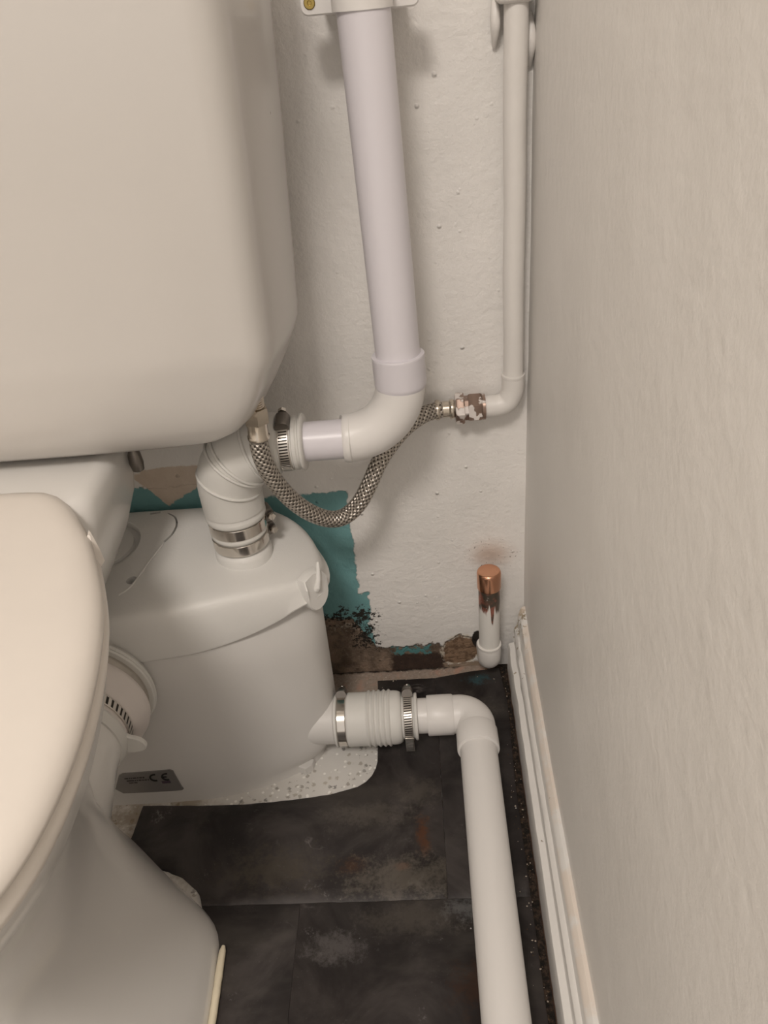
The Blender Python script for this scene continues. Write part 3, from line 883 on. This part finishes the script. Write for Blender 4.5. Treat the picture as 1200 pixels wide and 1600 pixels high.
# latch tab at the right end of the lid
def latch():
    d = Vector((0.80, -0.60, 0)).normalized()        # outward
    tdir = Vector((0.60, 0.80, 0)).normalized()      # along the skirt, to the back
    c = Vector((-0.1320, -0.1300, 0.022))
    out = []
    hw = 0.0165
    pts = [(-hw, 0.252), (-hw, 0.238)]
    for k in range(1, 12):
        a = math.pi + math.pi * k / 12
        pts.append((hw * math.cos(a), 0.236 + 0.020 * math.sin(a)))
    pts += [(hw, 0.238), (hw, 0.252), (hw * 0.8, 0.260), (0, 0.263), (-hw * 0.8, 0.260)]
    r0 = [tuple(c + tdir * u + Vector((0, 0, z)) - d * 0.004) for u, z in pts]
    r1 = [tuple(c + tdir * u + Vector((0, 0, z)) + d * (0.0115 if z < 0.255 else 0.0065)) for u, z in pts]
    r2 = [tuple(c + tdir * u * 0.93 + Vector((0, 0, 0.25 + (z - 0.25) * 0.95)) + d * (0.0128 if z < 0.255 else 0.0075)) for u, z in pts]
    return loft([r0, r1, r2]), c, d, tdir


lm, lc, ldr, ltd = latch()
lt = finish('latch_tab', lm, M['pump_lid'], pump, 35)
hk = tube([lc + ldr * 0.010 + Vector((0, 0, 0.243)), lc + ldr * 0.012 + Vector((0, 0, 0.2465)), lc + ldr * 0.011 + ltd * 0.004 + Vector((0, 0, 0.254)), lc + ldr * 0.008 + ltd * 0.009 + Vector((0, 0, 0.263)), lc + ldr * 0.005 + ltd * 0.013 + Vector((0, 0, 0.270))], [0.0040, 0.0038, 0.0028, 0.0024, 0.0016], 14)
finish('latch_hook', hk, M['pump_lid'], lt, 40)

# collar the rubber elbow plugs into
EX, EY = -0.2045, -0.098
lz = lidz(EX, EY)
finish('inlet_collar', lathe((EX, EY, 0), (0, 0, 1), [(lz - 0.010, 0.0315), (lz + 0.004, 0.0315), (lz + 0.0075, 0.0300), (lz + 0.010, 0.0265), (lz + 0.018, 0.026)], 48), M['pump_lid'], pump, 35)
# outlet spigot at the lower right
OY, OZ = -0.1385, 0.058
finish('outlet_spigot', lathe((0, OY, OZ), (1, 0, 0), [(-0.180, 0.0275), (-0.128, 0.0285), (-0.1265, 0.0305), (-0.1245, 0.0305), (-0.123, 0.0275), (-0.10, 0.0265)], 40), M['pump'], pump, 35)

# rating plate with the CE mark
def face_y(x, z):
    """front surface of the tank at x, z"""
    o = tank_outline(z)
    best = 0
    for i in range(len(o)):
        a, b = o[i - 1], o[i]
        if (a[0] - x) * (b[0] - x) <= 0 and a[1] < -0.1 and b[0] != a[0]:
            best = a[1] + (b[1] - a[1]) * (x - a[0]) / (b[0] - a[0])
    return best


def on_face(pts, lift, thick):
    """extrude an (x, z) outline off the curved front"""
    r0 = [(x, face_y(x, z) - lift, z) for x, z in pts]
    r1 = [(x, face_y(x, z) - lift - thick, z) for x, z in pts]
    area = sum(pts[k - 1][0] * pts[k][1] - pts[k][0] * pts[k - 1][1] for k in range(len(pts)))
    return loft([r0, r1]) if area > 0 else loft([list(reversed(r0)), list(reversed(r1))])


lp = [(-0.3925, 0.032), (-0.385, 0.0235), (-0.352, 0.0228), (-0.3135, 0.0224), (-0.3110, 0.0246), (-0.3125, 0.030), (-0.3160, 0.052), (-0.3165, 0.0575), (-0.320, 0.0598), (-0.350, 0.0592), (-0.377, 0.0588), (-0.382, 0.0560)]
plate = finish('rating_plate', on_face(lp, -0.001, 0.0022), M['label'], pump, 35)
tag(plate, 'silver grey rating label with CE mark')


def arc_pts(cx, cz, r, a0, a1, w, n=16):
    o = []
    for k in range(n + 1):
        a = math.radians(a0 + (a1 - a0) * k / n); o.append((cx + (r + w) * math.cos(a), cz + (r + w) * math.sin(a)))
    for k in range(n + 1):
        a = math.radians(a1 + (a0 - a1) * k / n); o.append((cx + (r - w) * math.cos(a), cz + (r - w) * math.sin(a)))
    return o


ce = on_face(arc_pts(-0.3405, 0.0485, 0.0054, 72, 288, 0.0010), 0.0008, 0.0008)
ce.join(on_face(arc_pts(-0.3262, 0.0485, 0.0054, 72, 288, 0.0010), 0.0008, 0.0008))
ce.join(on_face([(-0.3316, 0.0477), (-0.3264, 0.0477), (-0.3264, 0.0493), (-0.3316, 0.0493)], 0.0008, 0.0008))
finish('ce_mark', ce, M['ink'], plate, 35)
rows = MD()
for (x0, x1, z0, h) in ((-0.3765, -0.3515, 0.0490, 0.0018), (-0.3750, -0.3470, 0.0448, 0.0016), (-0.3730, -0.3620, 0.0410, 0.0014)):
    x = x0
    while x < x1 - 0.0008:
        w = random.uniform(0.0010, 0.0019)
        rows.join(on_face([(x, z0), (min(x + w, x1), z0), (min(x + w, x1), z0 + h), (x, z0 + h)], 0.0008, 0.0007))
        x += w + random.choice((0.0003, 0.0004, 0.0011))
finish('small_print', rows, M['ink_soft'], plate, 35)
vp = on_face([(-0.3335, 0.0375), (-0.3235, 0.0375), (-0.3240, 0.0410), (-0.3340, 0.0410)], 0.0008, 0.0007)
finish('number_print', vp, M['ink_violet'], plate, 35)

# ================================================================== HOSE CLAMPS
def clamp(o, axis, r, w, screw_dir, label, slotted=False, tail=0.0, span=(0, 360), hs=1.0):
    o = Vector(o); a = Vector(axis).normalized()
    u = Vector(screw_dir); u = (u - a * u.dot(a)).normalized()
    wv = a.cross(u)
    t = thing('hose_clamp', tuple(o), label, 'hose clamp', 'steel hose clamps')
    th = 0.0011
    prof = [(-w / 2, r), (-w / 2, r + th), (-w / 2 + 0.0006, r + th + 0.0004), (w / 2 - 0.0006, r + th + 0.0004), (w / 2, r + th), (w / 2, r)]
    finish('band', lathe(o, a, prof, 72, True, up=u), M['slotted'] if slotted else M['steel'], t, 18)
    F = Matrix(((a.x, wv.x, u.x, o.x), (a.y, wv.y, u.y, o.y), (a.z, wv.z, u.z, o.z), (0, 0, 0, 1)))   # local x axis, y tangent, z outwards
    h = w * 0.62 * hs
    rr = r + th
    L = 0.0085 * hs
    # hump-backed worm housing
    sec = [(-h, -0.0012), (-h, 0.0035 * hs), (-h * 0.75, 0.0070 * hs), (-h * 0.3, 0.0086 * hs), (h * 0.3, 0.0086 * hs), (h * 0.75, 0.0070 * hs), (h, 0.0035 * hs), (h, -0.0012)]
    md = loft([[(x, -L, rr + z * 0.9) for x, z in sec], [(x, -L + 0.0015, rr + z) for x, z in sec], [(x, L - 0.0015, rr + z) for x, z in sec], [(x, L, rr + z * 0.9) for x, z in sec]])
    md.f = [tuple(reversed(f)) for f in md.f]
    hb = finish('screw_housing', xform(md, F), M['steel_dark'], t, 35)
    sc = lathe((0, -L + 0.001, rr + 0.0040 * hs), (0, -1, 0), [(0, 0.0026 * hs), (0.0025, 0.0026 * hs), (0.003, 0.0046 * hs), (0.0070 * hs, 0.0046 * hs), (0.0078 * hs, 0.0038 * hs)], 6)
    sc.join(boxmd(-0.0036 * hs, 0.0036 * hs, -L + 0.001 - 0.0084 * hs, -L + 0.001 - 0.0076 * hs, rr + 0.0036 * hs, rr + 0.0044 * hs))
    finish('screw', xform(sc, F), M['steel'], t, 35)
    if tail:
        # free end of the band standing off the ring
        V = []; n = 10
        a0 = math.radians(tail[0]); 
        st = o + (u * math.cos(a0) + wv * math.sin(a0)) * (r + 0.002)
        td = (-u * math.sin(a0) + wv * math.cos(a0)) * (1 if tail[1] > 0 else -1)
        od = (u * math.cos(a0) + wv * math.sin(a0))
        ln = abs(tail[1])
        rings = []
        uvs = []
        for k in range(n + 1):
            c = st + td * (ln * k / n) - od * (0.10 * ln * (k / n) ** 2)
            rings.append([c - a * w / 2 + od * 0.0, c + a * w / 2, c + a * w / 2 + od * 0.001, c - a * w / 2 + od * 0.001])
        md = loft(rings)
        for i in range(n):
            for k in range(4):
                fi = i * 4 + k
                b0, b1 = ((-w / 2, w / 2), (w / 2, w / 2), (w / 2, -w / 2), (-w / 2, -w / 2))[k]
                s0 = ln * i / n / (2 * math.pi * r); s1 = ln * (i + 1) / n / (2 * math.pi * r)
                md.uv[fi] = ((s0, b0), (s0, b1), (s1, b1), (s1, b0))
        finish('band_tail', md, M['slotted'], t, 50)
    return t


# ================================================================== RUBBER ELBOW ON THE PUMP LID
el = thing('rubber_elbow', (EX, EY, lz + 0.018), 'white ribbed rubber elbow rising from the pump lid', 'pipe connector')
HZ = 0.4275
up0 = lz + 0.010
pA = Vector((EX, EY, 0))
body = lathe((EX, EY, 0), (0.0, 0, 1), [(up0 + 0.002, 0.0270), (up0 + 0.003, 0.0290), (up0 + 0.0165, 0.0290), (up0 + 0.018, 0.0305), (up0 + 0.0205, 0.0312), (up0 + 0.023, 0.0305), (up0 + 0.024, 0.0292), (up0 + 0.037, 0.0292), (up0 + 0.039, 0.0320), (up0 + 0.0415, 0.0328), (up0 + 0.045, 0.0326), (up0 + 0.046, 0.0318), (up0 + 0.052, 0.0325), (up0 + 0.057, 0.0330)], 56)
# swept bend from vertical to the right
bc = Vector((EX + 0.050, EY, HZ - 0.050))
path = [(EX, EY, up0 + 0.050), (EX, EY, HZ - 0.055)]
for k in range(0, 13):
    a = math.radians(180 - 90 * k / 12)
    path.append((bc.x + 0.050 * math.cos(a), EY, bc.z + 0.050 * math.sin(a)))
path += [(EX + 0.056, EY, HZ), (EX + 0.060, EY, HZ)]
rad = [0.0330] * 2 + [0.0332 + 0.0016 * math.sin(math.pi * k / 12) for k in range(13)] + [0.0325, 0.0315]
body.join(tube(path, rad, 48))
X1 = EX + 0.050
body.join(lathe((0, EY, HZ), (1, 0, 0), [(X1, 0.0322), (X1 + 0.008, 0.0318), (X1 + 0.0105, 0.0300), (X1 + 0.0115, 0.0272), (X1 + 0.0255, 0.0268), (X1 + 0.0265, 0.0280), (X1 + 0.0300, 0.0280), (X1 + 0.0308, 0.0268), (X1 + 0.0325, 0.0266), (X1 + 0.0335, 0.0290), (X1 + 0.0355, 0.0296), (X1 + 0.0370, 0.0285), (X1 + 0.0375, 0.0225)], 56))
finish('elbow_body', body, M['rubber'], el, 50)


def bead_ring(c, axis, R_, r_, sx=1.0):
    c = Vector(c); a = Vector(axis).normalized()
    n = Vector((0, 1, 0)); b = a.cross(n)
    pts = [c + n * math.cos(t) * R_ + b * math.sin(t) * R_ * sx for t in [2 * math.pi * k / 64 for k in range(65)]]
    return tube(pts, r_, 8, False)


for ang, rr in ((168, 0.0342), (140, 0.0352), (133, 0.0352), (108, 0.0345)):
    a = math.radians(ang)
    c = Vector((bc.x + 0.050 * math.cos(a), EY, bc.z + 0.050 * math.sin(a)))
    tang = Vector((math.sin(a), 0, -math.cos(a)))
    if ang == 168: tang = (tang + Vector((0.25, -0.15, 0))).normalized()
    finish('moulded_rib', bead_ring(c, tang, rr + 0.0002, 0.0018), M['rubber'], el, 60)

clamp((EX, EY, up0 + 0.0098), (0, 0, 1), 0.0296, 0.0125, (0.80, 0.55, 0), 'plain steel hose clamp low on the rubber elbow, nearest the pump lid')
clamp((EX, EY, up0 + 0.0305), (0, 0, 1), 0.0300, 0.0130, (0.86, 0.45, 0), 'plain steel hose clamp on the rubber elbow, second above the pump lid')
clamp((X1 + 0.0185, EY, HZ), (1, 0, 0), 0.0270, 0.0115, (0, -0.30, 1), 'slotted steel hose clamp round the sideways mouth of the rubber elbow', True, (200, 0.02))

# ================================================================== RISING WASTE PIPE
RX, RY = -0.0165, -0.093
rp = thing('waste_riser_pipe', (RX, RY, 0.42), 'white plastic waste pipe rising up the back wall from a swept elbow', 'pipe')
RTOP = Vector((-0.0262, -0.074, 0.95)); RBOT = Vector((RX + 0.0005, RY, 0.490))
finish('vertical_pipe', tube([RBOT - (RTOP - RBOT) * 0.05, RBOT, RTOP], 0.0215, 48), M['pvc'], rp, 40)
# elbow: socket, bend, socket
ed = (RTOP - RBOT).normalized()
finish('elbow_socket', lathe(RBOT - ed * 0.006, ed, [(-0.006, 0.0235), (-0.003, 0.0252), (0.000, 0.0256), (0.026, 0.0256), (0.0275, 0.0258), (0.0285, 0.0254), (0.0287, 0.0220)], 48), M['pvc'], rp, 40)
bend = [(RX, RY, 0.488)]
bcx, bcz, brd = RX - 0.056, 0.4275 + 0.056, 0.056
for k in range(0, 13):
    a = math.radians(0 - 90 * k / 12)
    bend.append((bcx + brd * math.cos(a), RY - 0.003 * k / 12, bcz + brd * math.sin(a)))
bend += [(-0.0765, RY - 0.004, HZ)]
bend[0] = (RX, RY, 0.486)
finish('elbow', tube(catmull(bend, 40), [0.0240] + [0.0246] * 38 + [0.0243], 48), M['pvc_floor'], rp, 40)
finish('socket_rim', lathe((0, RY - 0.004, HZ), (1, 0, 0), [(-0.0775, 0.0205), (-0.0775, 0.0236), (-0.0765, 0.0243), (-0.0735, 0.0248), (-0.0705, 0.0247), (-0.0690, 0.0225)], 48), M['pvc_floor'], rp, 40)
finish('horizontal_pipe', tube([(-0.130, EY, HZ), (-0.062, RY - 0.004, HZ)], 0.0203, 48), M['pvc'], rp, 40)

# saddle bracket at the top
bk = thing('pipe_bracket', (-0.026, 0.0, 0.79), 'white pipe bracket with brass screw holding the tall waste pipe', 'bracket')
by = -0.046


def slab(xa, xb, za, zb, y0, y1, r):
    pts = []
    for cx_, cz_, a0 in ((xb - r, za + r, -90), (xb - r, zb - r, 0), (xa + r, zb - r, 90), (xa + r, za + r, 180)):
        for k in range(7):
            a = math.radians(a0 + 15 * k); pts.append((cx_ + r * math.cos(a), cz_ + r * math.sin(a)))
    ins = offset2(pts, -0.0012)
    return loft([[(x, y1, z) for x, z in pts], [(x, y0 + 0.0012, z) for x, z in pts], [(x, y0, z) for x, z in ins]])


finish('strap_plate', slab(-0.0735, 0.022, 0.7925, 0.8125, -0.064, -0.046, 0.0065), M['pvc_floor'], bk, 35)
finish('stand_off', boxmd(-0.060, 0.010, -0.046, 0.001, 0.797, 0.808, 0.001), M['pvc_floor'], bk, 35)
finish('strap_ring', lathe((-0.0235, -0.0795, 0), (0, 0, 1), [(0.7945, 0.0212), (0.7945, 0.0240), (0.8105, 0.0240), (0.8105, 0.0212)], 40, True), M['pvc_floor'], bk, 35)
scr = lathe((-0.0655, -0.0635, 0.8015), (0, -1, 0), [(0, 0.0046), (0.0012, 0.0046), (0.0018, 0.0040), (0.0018, 0.0018), (0.0008, 0.0014)], 20)
finish('screw', scr, M['brass'], bk, 35)

# ================================================================== LOWER COUPLING AND FLOOR PIPE
cp = thing('ribbed_coupling', (-0.075, OY, OZ), 'white ribbed rubber coupling on the pump outlet near the floor', 'pipe connector')
prof = [(-0.1255, 0.0275), (-0.1255, 0.0322), (-0.1235, 0.0326), (-0.1225, 0.0300), (-0.1120, 0.0300), (-0.1110, 0.0322), (-0.1090, 0.0328), (-0.1070, 0.0326), (-0.0880, 0.0324)]
xr = -0.0868
for k in range(5):
    prof += [(xr, 0.0326), (xr + 0.0010, 0.0338), (xr + 0.0022, 0.0345), (xr + 0.0034, 0.0338), (xr + 0.0044, 0.0324)]
    xr += 0.0062
prof += [(-0.0535, 0.0324), (-0.0500, 0.0320), (-0.0465, 0.0308), (-0.0445, 0.0290), (-0.0440, 0.0268), (-0.0300, 0.0262), (-0.0295, 0.0270), (-0.0285, 0.0282), (-0.0268, 0.0286), (-0.0255, 0.0280), (-0.0250, 0.0215)]
finish('coupling_body', lathe((0, OY, OZ), (1, 0, 0), prof, 64), M['rubber'], cp, 50)
clamp((-0.1173, OY, OZ), (1, 0, 0), 0.0301, 0.0105, (0, 0.50, 0.86), 'plain steel hose clamp joining the ribbed coupling to the pump outlet', hs=1.0)
clamp((-0.0365, OY, OZ), (1, 0, 0), 0.0275, 0.0105, (0, 0.50, 0.86), 'slotted steel hose clamp with hanging tail on the ribbed coupling', True, (130, 0.036))

fp = thing('floor_waste_pipe', (0.044, -0.45, 0.0), 'white plastic waste pipe running along the floor beside the skirting', 'pipe')
FX = 0.0445
finish('inlet_pipe', tube([(-0.040, OY, OZ), (-0.005, OY, OZ)], 0.0213, 48), M['pvc_floor'], fp, 40)
finish('inlet_socket', lathe((0, OY, OZ), (1, 0, 0), [(-0.0135, 0.0215), (-0.0135, 0.0240), (-0.0125, 0.0246), (0.017, 0.0246), (0.0185, 0.0236)], 48), M['pvc_floor'], fp, 40)
eb = [(0.006, OY, OZ), (0.018, OY, OZ), (0.026, OY, OZ)]
for k in range(1, 12):
    a = math.radians(90 - 90 * k / 11)
    eb.append((FX - 0.020 + 0.020 * math.cos(a), OY - 0.020 + 0.020 * math.sin(a), OZ))
eb += [(FX, OY - 0.030, OZ), (FX, OY - 0.040, OZ)]
finish('elbow', tube(catmull(eb, 44), 0.0232, 48), M['pvc_floor'], fp, 40)
ax = Vector((0.0395 - FX, -0.52, 0)).normalized()
finish('outlet_socket', lathe((FX, OY - 0.026, OZ), ax, [(0, 0.0236), (0.003, 0.0246), (0.029, 0.0248), (0.0305, 0.0242), (0.0308, 0.0215)], 48), M['pvc_floor'], fp, 40)
finish('long_pipe', tube([(FX, OY - 0.03, OZ), Vector((FX, OY - 0.03, OZ)) + ax * 0.85], 0.0217, 48), M['pvc_floor'], fp, 40)

# ================================================================== PAN CONNECTOR
PX, PZ = -0.375, 0.203
pc = thing('pan_connector', (PX, -0.22, PZ), 'white rubber collar joining the toilet outlet to the pump', 'pipe connector')
ax2 = (0, -1, 0)
finish('pump_flange', lathe((PX, 0, PZ), ax2, [(0.190, 0.066), (0.203, 0.0700), (0.2050, 0.0730), (0.2075, 0.0735), (0.2090, 0.0715), (0.2110, 0.0725), (0.2130, 0.0715), (0.2135, 0.066), (0.226, 0.0655)], 64), M['rubber'], pc, 45)
finish('bulge', lathe((PX, 0, PZ), ax2, [(0.226, 0.060), (0.2265, 0.0700), (0.2285, 0.0722), (0.2320, 0.0726), (0.2380, 0.0715), (0.2440, 0.0680), (0.2480, 0.0655), (0.2510, 0.0632), (0.2540, 0.0615), (0.2550, 0.0595), (0.270, 0.0590)], 64), M['rubber_pink'], pc, 45)
lip = lathe((PX, 0, PZ), ax2, [(0.2690, 0.056), (0.2700, 0.0590), (0.2712, 0.0602), (0.2745, 0.0602), (0.2785, 0.0590), (0.283, 0.0570), (0.2835, 0.050)], 64)
finish('lip', lip, M['rubber'], pc, 45)
tabp = []
for k in range(13):
    a = math.radians(-90 + 180 * k / 12); tabp.append((0.062 + 0.0135 * math.cos(a) * 1.25, 0.0115 * math.sin(a)))
tabp = [(0.046, -0.020), (0.052, -0.0155)] + tabp + [(0.052, 0.0155), (0.046, 0.020)]
ta = math.radians(-14)
T3 = lambda u, v, yy: (PX + u * math.cos(ta) - v * math.sin(ta), yy, PZ + u * math.sin(ta) + v * math.cos(ta))
finish('pull_tab', loft([[T3(u, v, -0.2695) for u, v in tabp], [T3(u, v, -0.2725) for u, v in tabp], [T3(u * 0.985, v * 0.93, -0.2738) for u, v in tabp]]), M['rubber'], pc, 40)
clamp((PX, -0.2195, PZ), ax2, 0.0657, 0.0115, (-0.6, 0, 0.8), 'wide plain hose clamp holding the toilet collar to the pump')
clamp((PX, -0.2610, PZ), ax2, 0.0597, 0.0105, (0.30, 0, 0.95), 'slotted hose clamp round the toilet outlet collar under the seat', True)

# ================================================================== SUPPLY PIPE
SX, SY = 0.1035, -0.019
sp_ = thing('supply_pipe', (SX, SY, 0.41), 'thin white painted water pipe running down the corner to an elbow', 'pipe')
pth = [(SX + 0.0003 * math.sin(k * 0.6), SY, 0.436 + 0.352 * k / 24) for k in range(25)]
rd = [0.0106 + 0.0003 * mnoise.noise(Vector((k * 0.9, 0, 5))) for k in range(25)]
finish('pipe', tube(pth, rd, 28), M['paint_pipe'], sp_, 50)
SZ = 0.4130
eb = [(SX, SY, 0.448), (SX, SY, 0.438), (SX - 0.001, SY, 0.4285), (SX - 0.0055, SY, 0.4185), (SX - 0.014, SY, SZ + 0.0008), (SX - 0.022, SY, SZ), (SX - 0.034, SY, SZ)]
finish('elbow', tube(catmull(eb, 26), [0.0119] + [0.0122] * 24 + [0.0120], 28), M['paint_pipe'], sp_, 50)
finish('elbow_rim', lathe((SX, SY, 0.4475), (0, 0, 1), [(-0.002, 0.0120), (0.0, 0.0127), (0.0022, 0.0124), (0.0024, 0.0105)], 28), M['paint_pipe'], sp_, 40)
cnut = lathe((0, SY, SZ), (1, 0, 0), [(0.0540, 0.0118), (0.0545, 0.0158), (0.0560, 0.0166), (0.0680, 0.0166), (0.0695, 0.0158), (0.0700, 0.0125)], 6)
cnut.join(lathe((0, SY, SZ), (1, 0, 0), [(0.0695, 0.0120), (0.0698, 0.0142), (0.0730, 0.0142), (0.0735, 0.0120)], 24))
finish('compression_nut', cnut, M['fitting'], sp_, 30)
snut = lathe((0, SY, SZ), (1, 0, 0), [(0.0400, 0.0125), (0.0405, 0.0164), (0.0420, 0.0172), (0.0490, 0.0172), (0.0502, 0.0164), (0.0505, 0.0135), (0.0545, 0.0135)], 6, up=(0, -0.5, 0.87))
finish('swivel_nut', snut, M['fitting'], sp_, 30)
# lumpy painted clip where the pipe meets its bracket
pcl = thing('pipe_clip', (SX, 0.0, 0.772), 'paint clogged clip at the top of the thin corner pipe', 'clip')
for sgn, zc in ((-1, 0.775), (1, 0.758)):
    lump = []
    for k in range(9):
        t = k / 8
        lump.append((SX + sgn * (0.0165 if sgn < 0 else 0.0140), -0.003 - 0.010 * math.sin(math.pi * t), zc - 0.020 + 0.040 * t))
    finish('clip_arm', tube(lump, [0.0018 + 0.0028 * math.sin(math.pi * min(max(k / 8, 0.04), 0.96)) for k in range(9)], 12), M['paint_pipe'], pcl, 50)
finish('clip_top', boxmd(SX - 0.017, SX + 0.0145, -0.034, 0.002, 0.787, 0.803, 0.003), M['paint_pipe'], pcl, 50)

# ================================================================== BRAIDED HOSE
hs = thing('braided_hose', (-0.10, -0.10, 0.32), 'braided steel water hose looping from the cistern to the corner pipe', 'hose')
NX, NY = -0.1520, -0.146
hp = [(-0.1535, -0.146, 0.4590), (-0.1538, -0.146, 0.4502), (-0.1526, -0.145, 0.4338), (-0.1474, -0.14, 0.4099), (-0.1356, -0.13, 0.3797), (-0.12, -0.12, 0.3551), (-0.1026, -0.108, 0.3374), (-0.0863, -0.098, 0.3334), (-0.0703, -0.088, 0.3431), (-0.0576, -0.08, 0.3617), (-0.0463, -0.07, 0.3805), (-0.0329, -0.057, 0.3940), (-0.0166, -0.043, 0.4055), (0.0001, -0.031, 0.4117), (0.0120, -0.0235, SZ), (0.0253, SY, SZ)]
hpath = catmull(hp, 150)
finish('braid', tube(hpath, 0.0092, 32, True, 2 * math.pi * 0.0092), M['braid'], hs, 60)
finish('wall_ferrule', lathe((0, SY, SZ), (1, 0, 0), [(0.0180, 0.0094), (0.0184, 0.0108), (0.0205, 0.0114), (0.0228, 0.0108), (0.0236, 0.0092), (0.0335, 0.0090), (0.0345, 0.0105), (0.0368, 0.0110), (0.0390, 0.0104), (0.0400, 0.0085), (0.0430, 0.0085)], 32), M['nickel'], hs, 45)
nd = Vector((0.05, 0.0, 1.0)).normalized(); nb = Vector((-0.1530, NY, 0.4605))
finish('cistern_ferrule', lathe(nb, nd, [(0.0, 0.0094), (0.0006, 0.0106), (0.0030, 0.0108), (0.0042, 0.0098), (0.0150, 0.0096), (0.0175, 0.0096)], 32), M['nickel'], hs, 45)
finish('cistern_nut', lathe(nb, nd, [(0.0170, 0.0095), (0.0172, 0.0118), (0.0185, 0.0124), (0.0315, 0.0124), (0.0328, 0.0118), (0.0330, 0.0090)], 6, up=(0.3, -1, 0)), M['nickel'], hs, 25)
thr = []
for k in range(9):
    thr += [(0.0330 + 0.0022 * k, 0.0080), (0.0330 + 0.0022 * k + 0.0011, 0.0094)]
finish('threaded_tail', lathe(nb, nd, thr, 28), M['nickel'], hs, 25)

# ================================================================== CAPPED COPPER STUB
cs = thing('capped_pipe_stub', (0.0735, -0.036, 0.044), 'capped copper pipe stub standing in the corner above the floor', 'pipe stub')
CSX, CSY = 0.0735, -0.036
finish('pipe', tube([(CSX - 0.0008, CSY, 0.060), (CSX, CSY, 0.12), (CSX, CSY, 0.180)], 0.0134, 32), M['stub'], cs, 40)
finish('cap', lathe((CSX, CSY, 0), (0, 0, 1), [(0.1715, 0.0137), (0.1715, 0.0148), (0.1725, 0.0150), (0.1925, 0.0150), (0.1945, 0.0148), (0.1960, 0.0142), (0.1969, 0.0132), (0.1973, 0.0118), (0.1974, 0.006)], 40), M['copper'], cs, 40)
eb = [(CSX - 0.0008, CSY, 0.075), (CSX - 0.0008, CSY, 0.060), (CSX - 0.0008, CSY + 0.002, 0.050), (CSX - 0.0006, CSY + 0.010, 0.0425), (CSX, CSY + 0.024, 0.040), (CSX, CSY + 0.040, 0.040)]
finish('elbow', tube(catmull(eb, 22), [0.0150] * 2 + [0.0154] * 20, 32), M['paint_pipe'], cs, 50)
finish('elbow_rim', lathe((CSX - 0.0008, CSY, 0.0735), (0, 0, 1), [(-0.003, 0.0148), (0, 0.0160), (0.0022, 0.0158), (0.0028, 0.0136)], 32), M['paint_pipe'], cs, 40)

# ================================================================== DEBRIS
def crumbs(name, mat, spots, label, cat):
    md = MD()
    for x, y, z, r in spots:
        v = []
        for dx, dy, dz in ((1, 0, 0), (-1, 0, 0), (0, 1, 0), (0, -1, 0), (0, 0, 1), (0, 0, -1)):
            s_ = r * random.uniform(0.55, 1.2)
            v.append((x + dx * s_, y + dy * s_, z + dz * s_ * 0.7))
        md.add(v, [(0, 2, 4), (2, 1, 4), (1, 3, 4), (3, 0, 4), (2, 0, 5), (1, 2, 5), (3, 1, 5), (0, 3, 5)])
    tag(finish(name, md, mat, sharp=20), label, cat, None, 'stuff')


sp1 = []
for i in range(110):
    y = -random.random() ** 0.9 * 0.62 - 0.005
    x = wallx(y) - 0.0245 - abs(random.gauss(0, 0.006))
    r = random.uniform(0.0005, 0.0016)
    sp1.append((x, y, (0.0024 if x < 0.088 + WSL * y else 0.0) + r * 0.5, r))
crumbs('dirt_crumbs', M['crumb_dark'], sp1, 'dark dirt crumbs in the gap along the skirting board', 'dirt')
sp2 = []
for i in range(150):
    if random.random() < 0.5:
        y = -random.random() * 0.5 - 0.02; x = wallx(y) - 0.026 - abs(random.gauss(0, 0.008))
    else:
        x = random.uniform(-0.13, 0.085); y = -abs(random.gauss(0.004, 0.009)) - 0.003
    r = random.uniform(0.0004, 0.0013)
    sp2.append((x, y, (0.0024 if (y < -0.022 and x > -0.08 and x < 0.084) else 0.0) + r * 0.5, r))
crumbs('plaster_crumbs', M['crumb'], sp2, 'pale plaster crumbs scattered along the foot of the walls', 'crumbs')
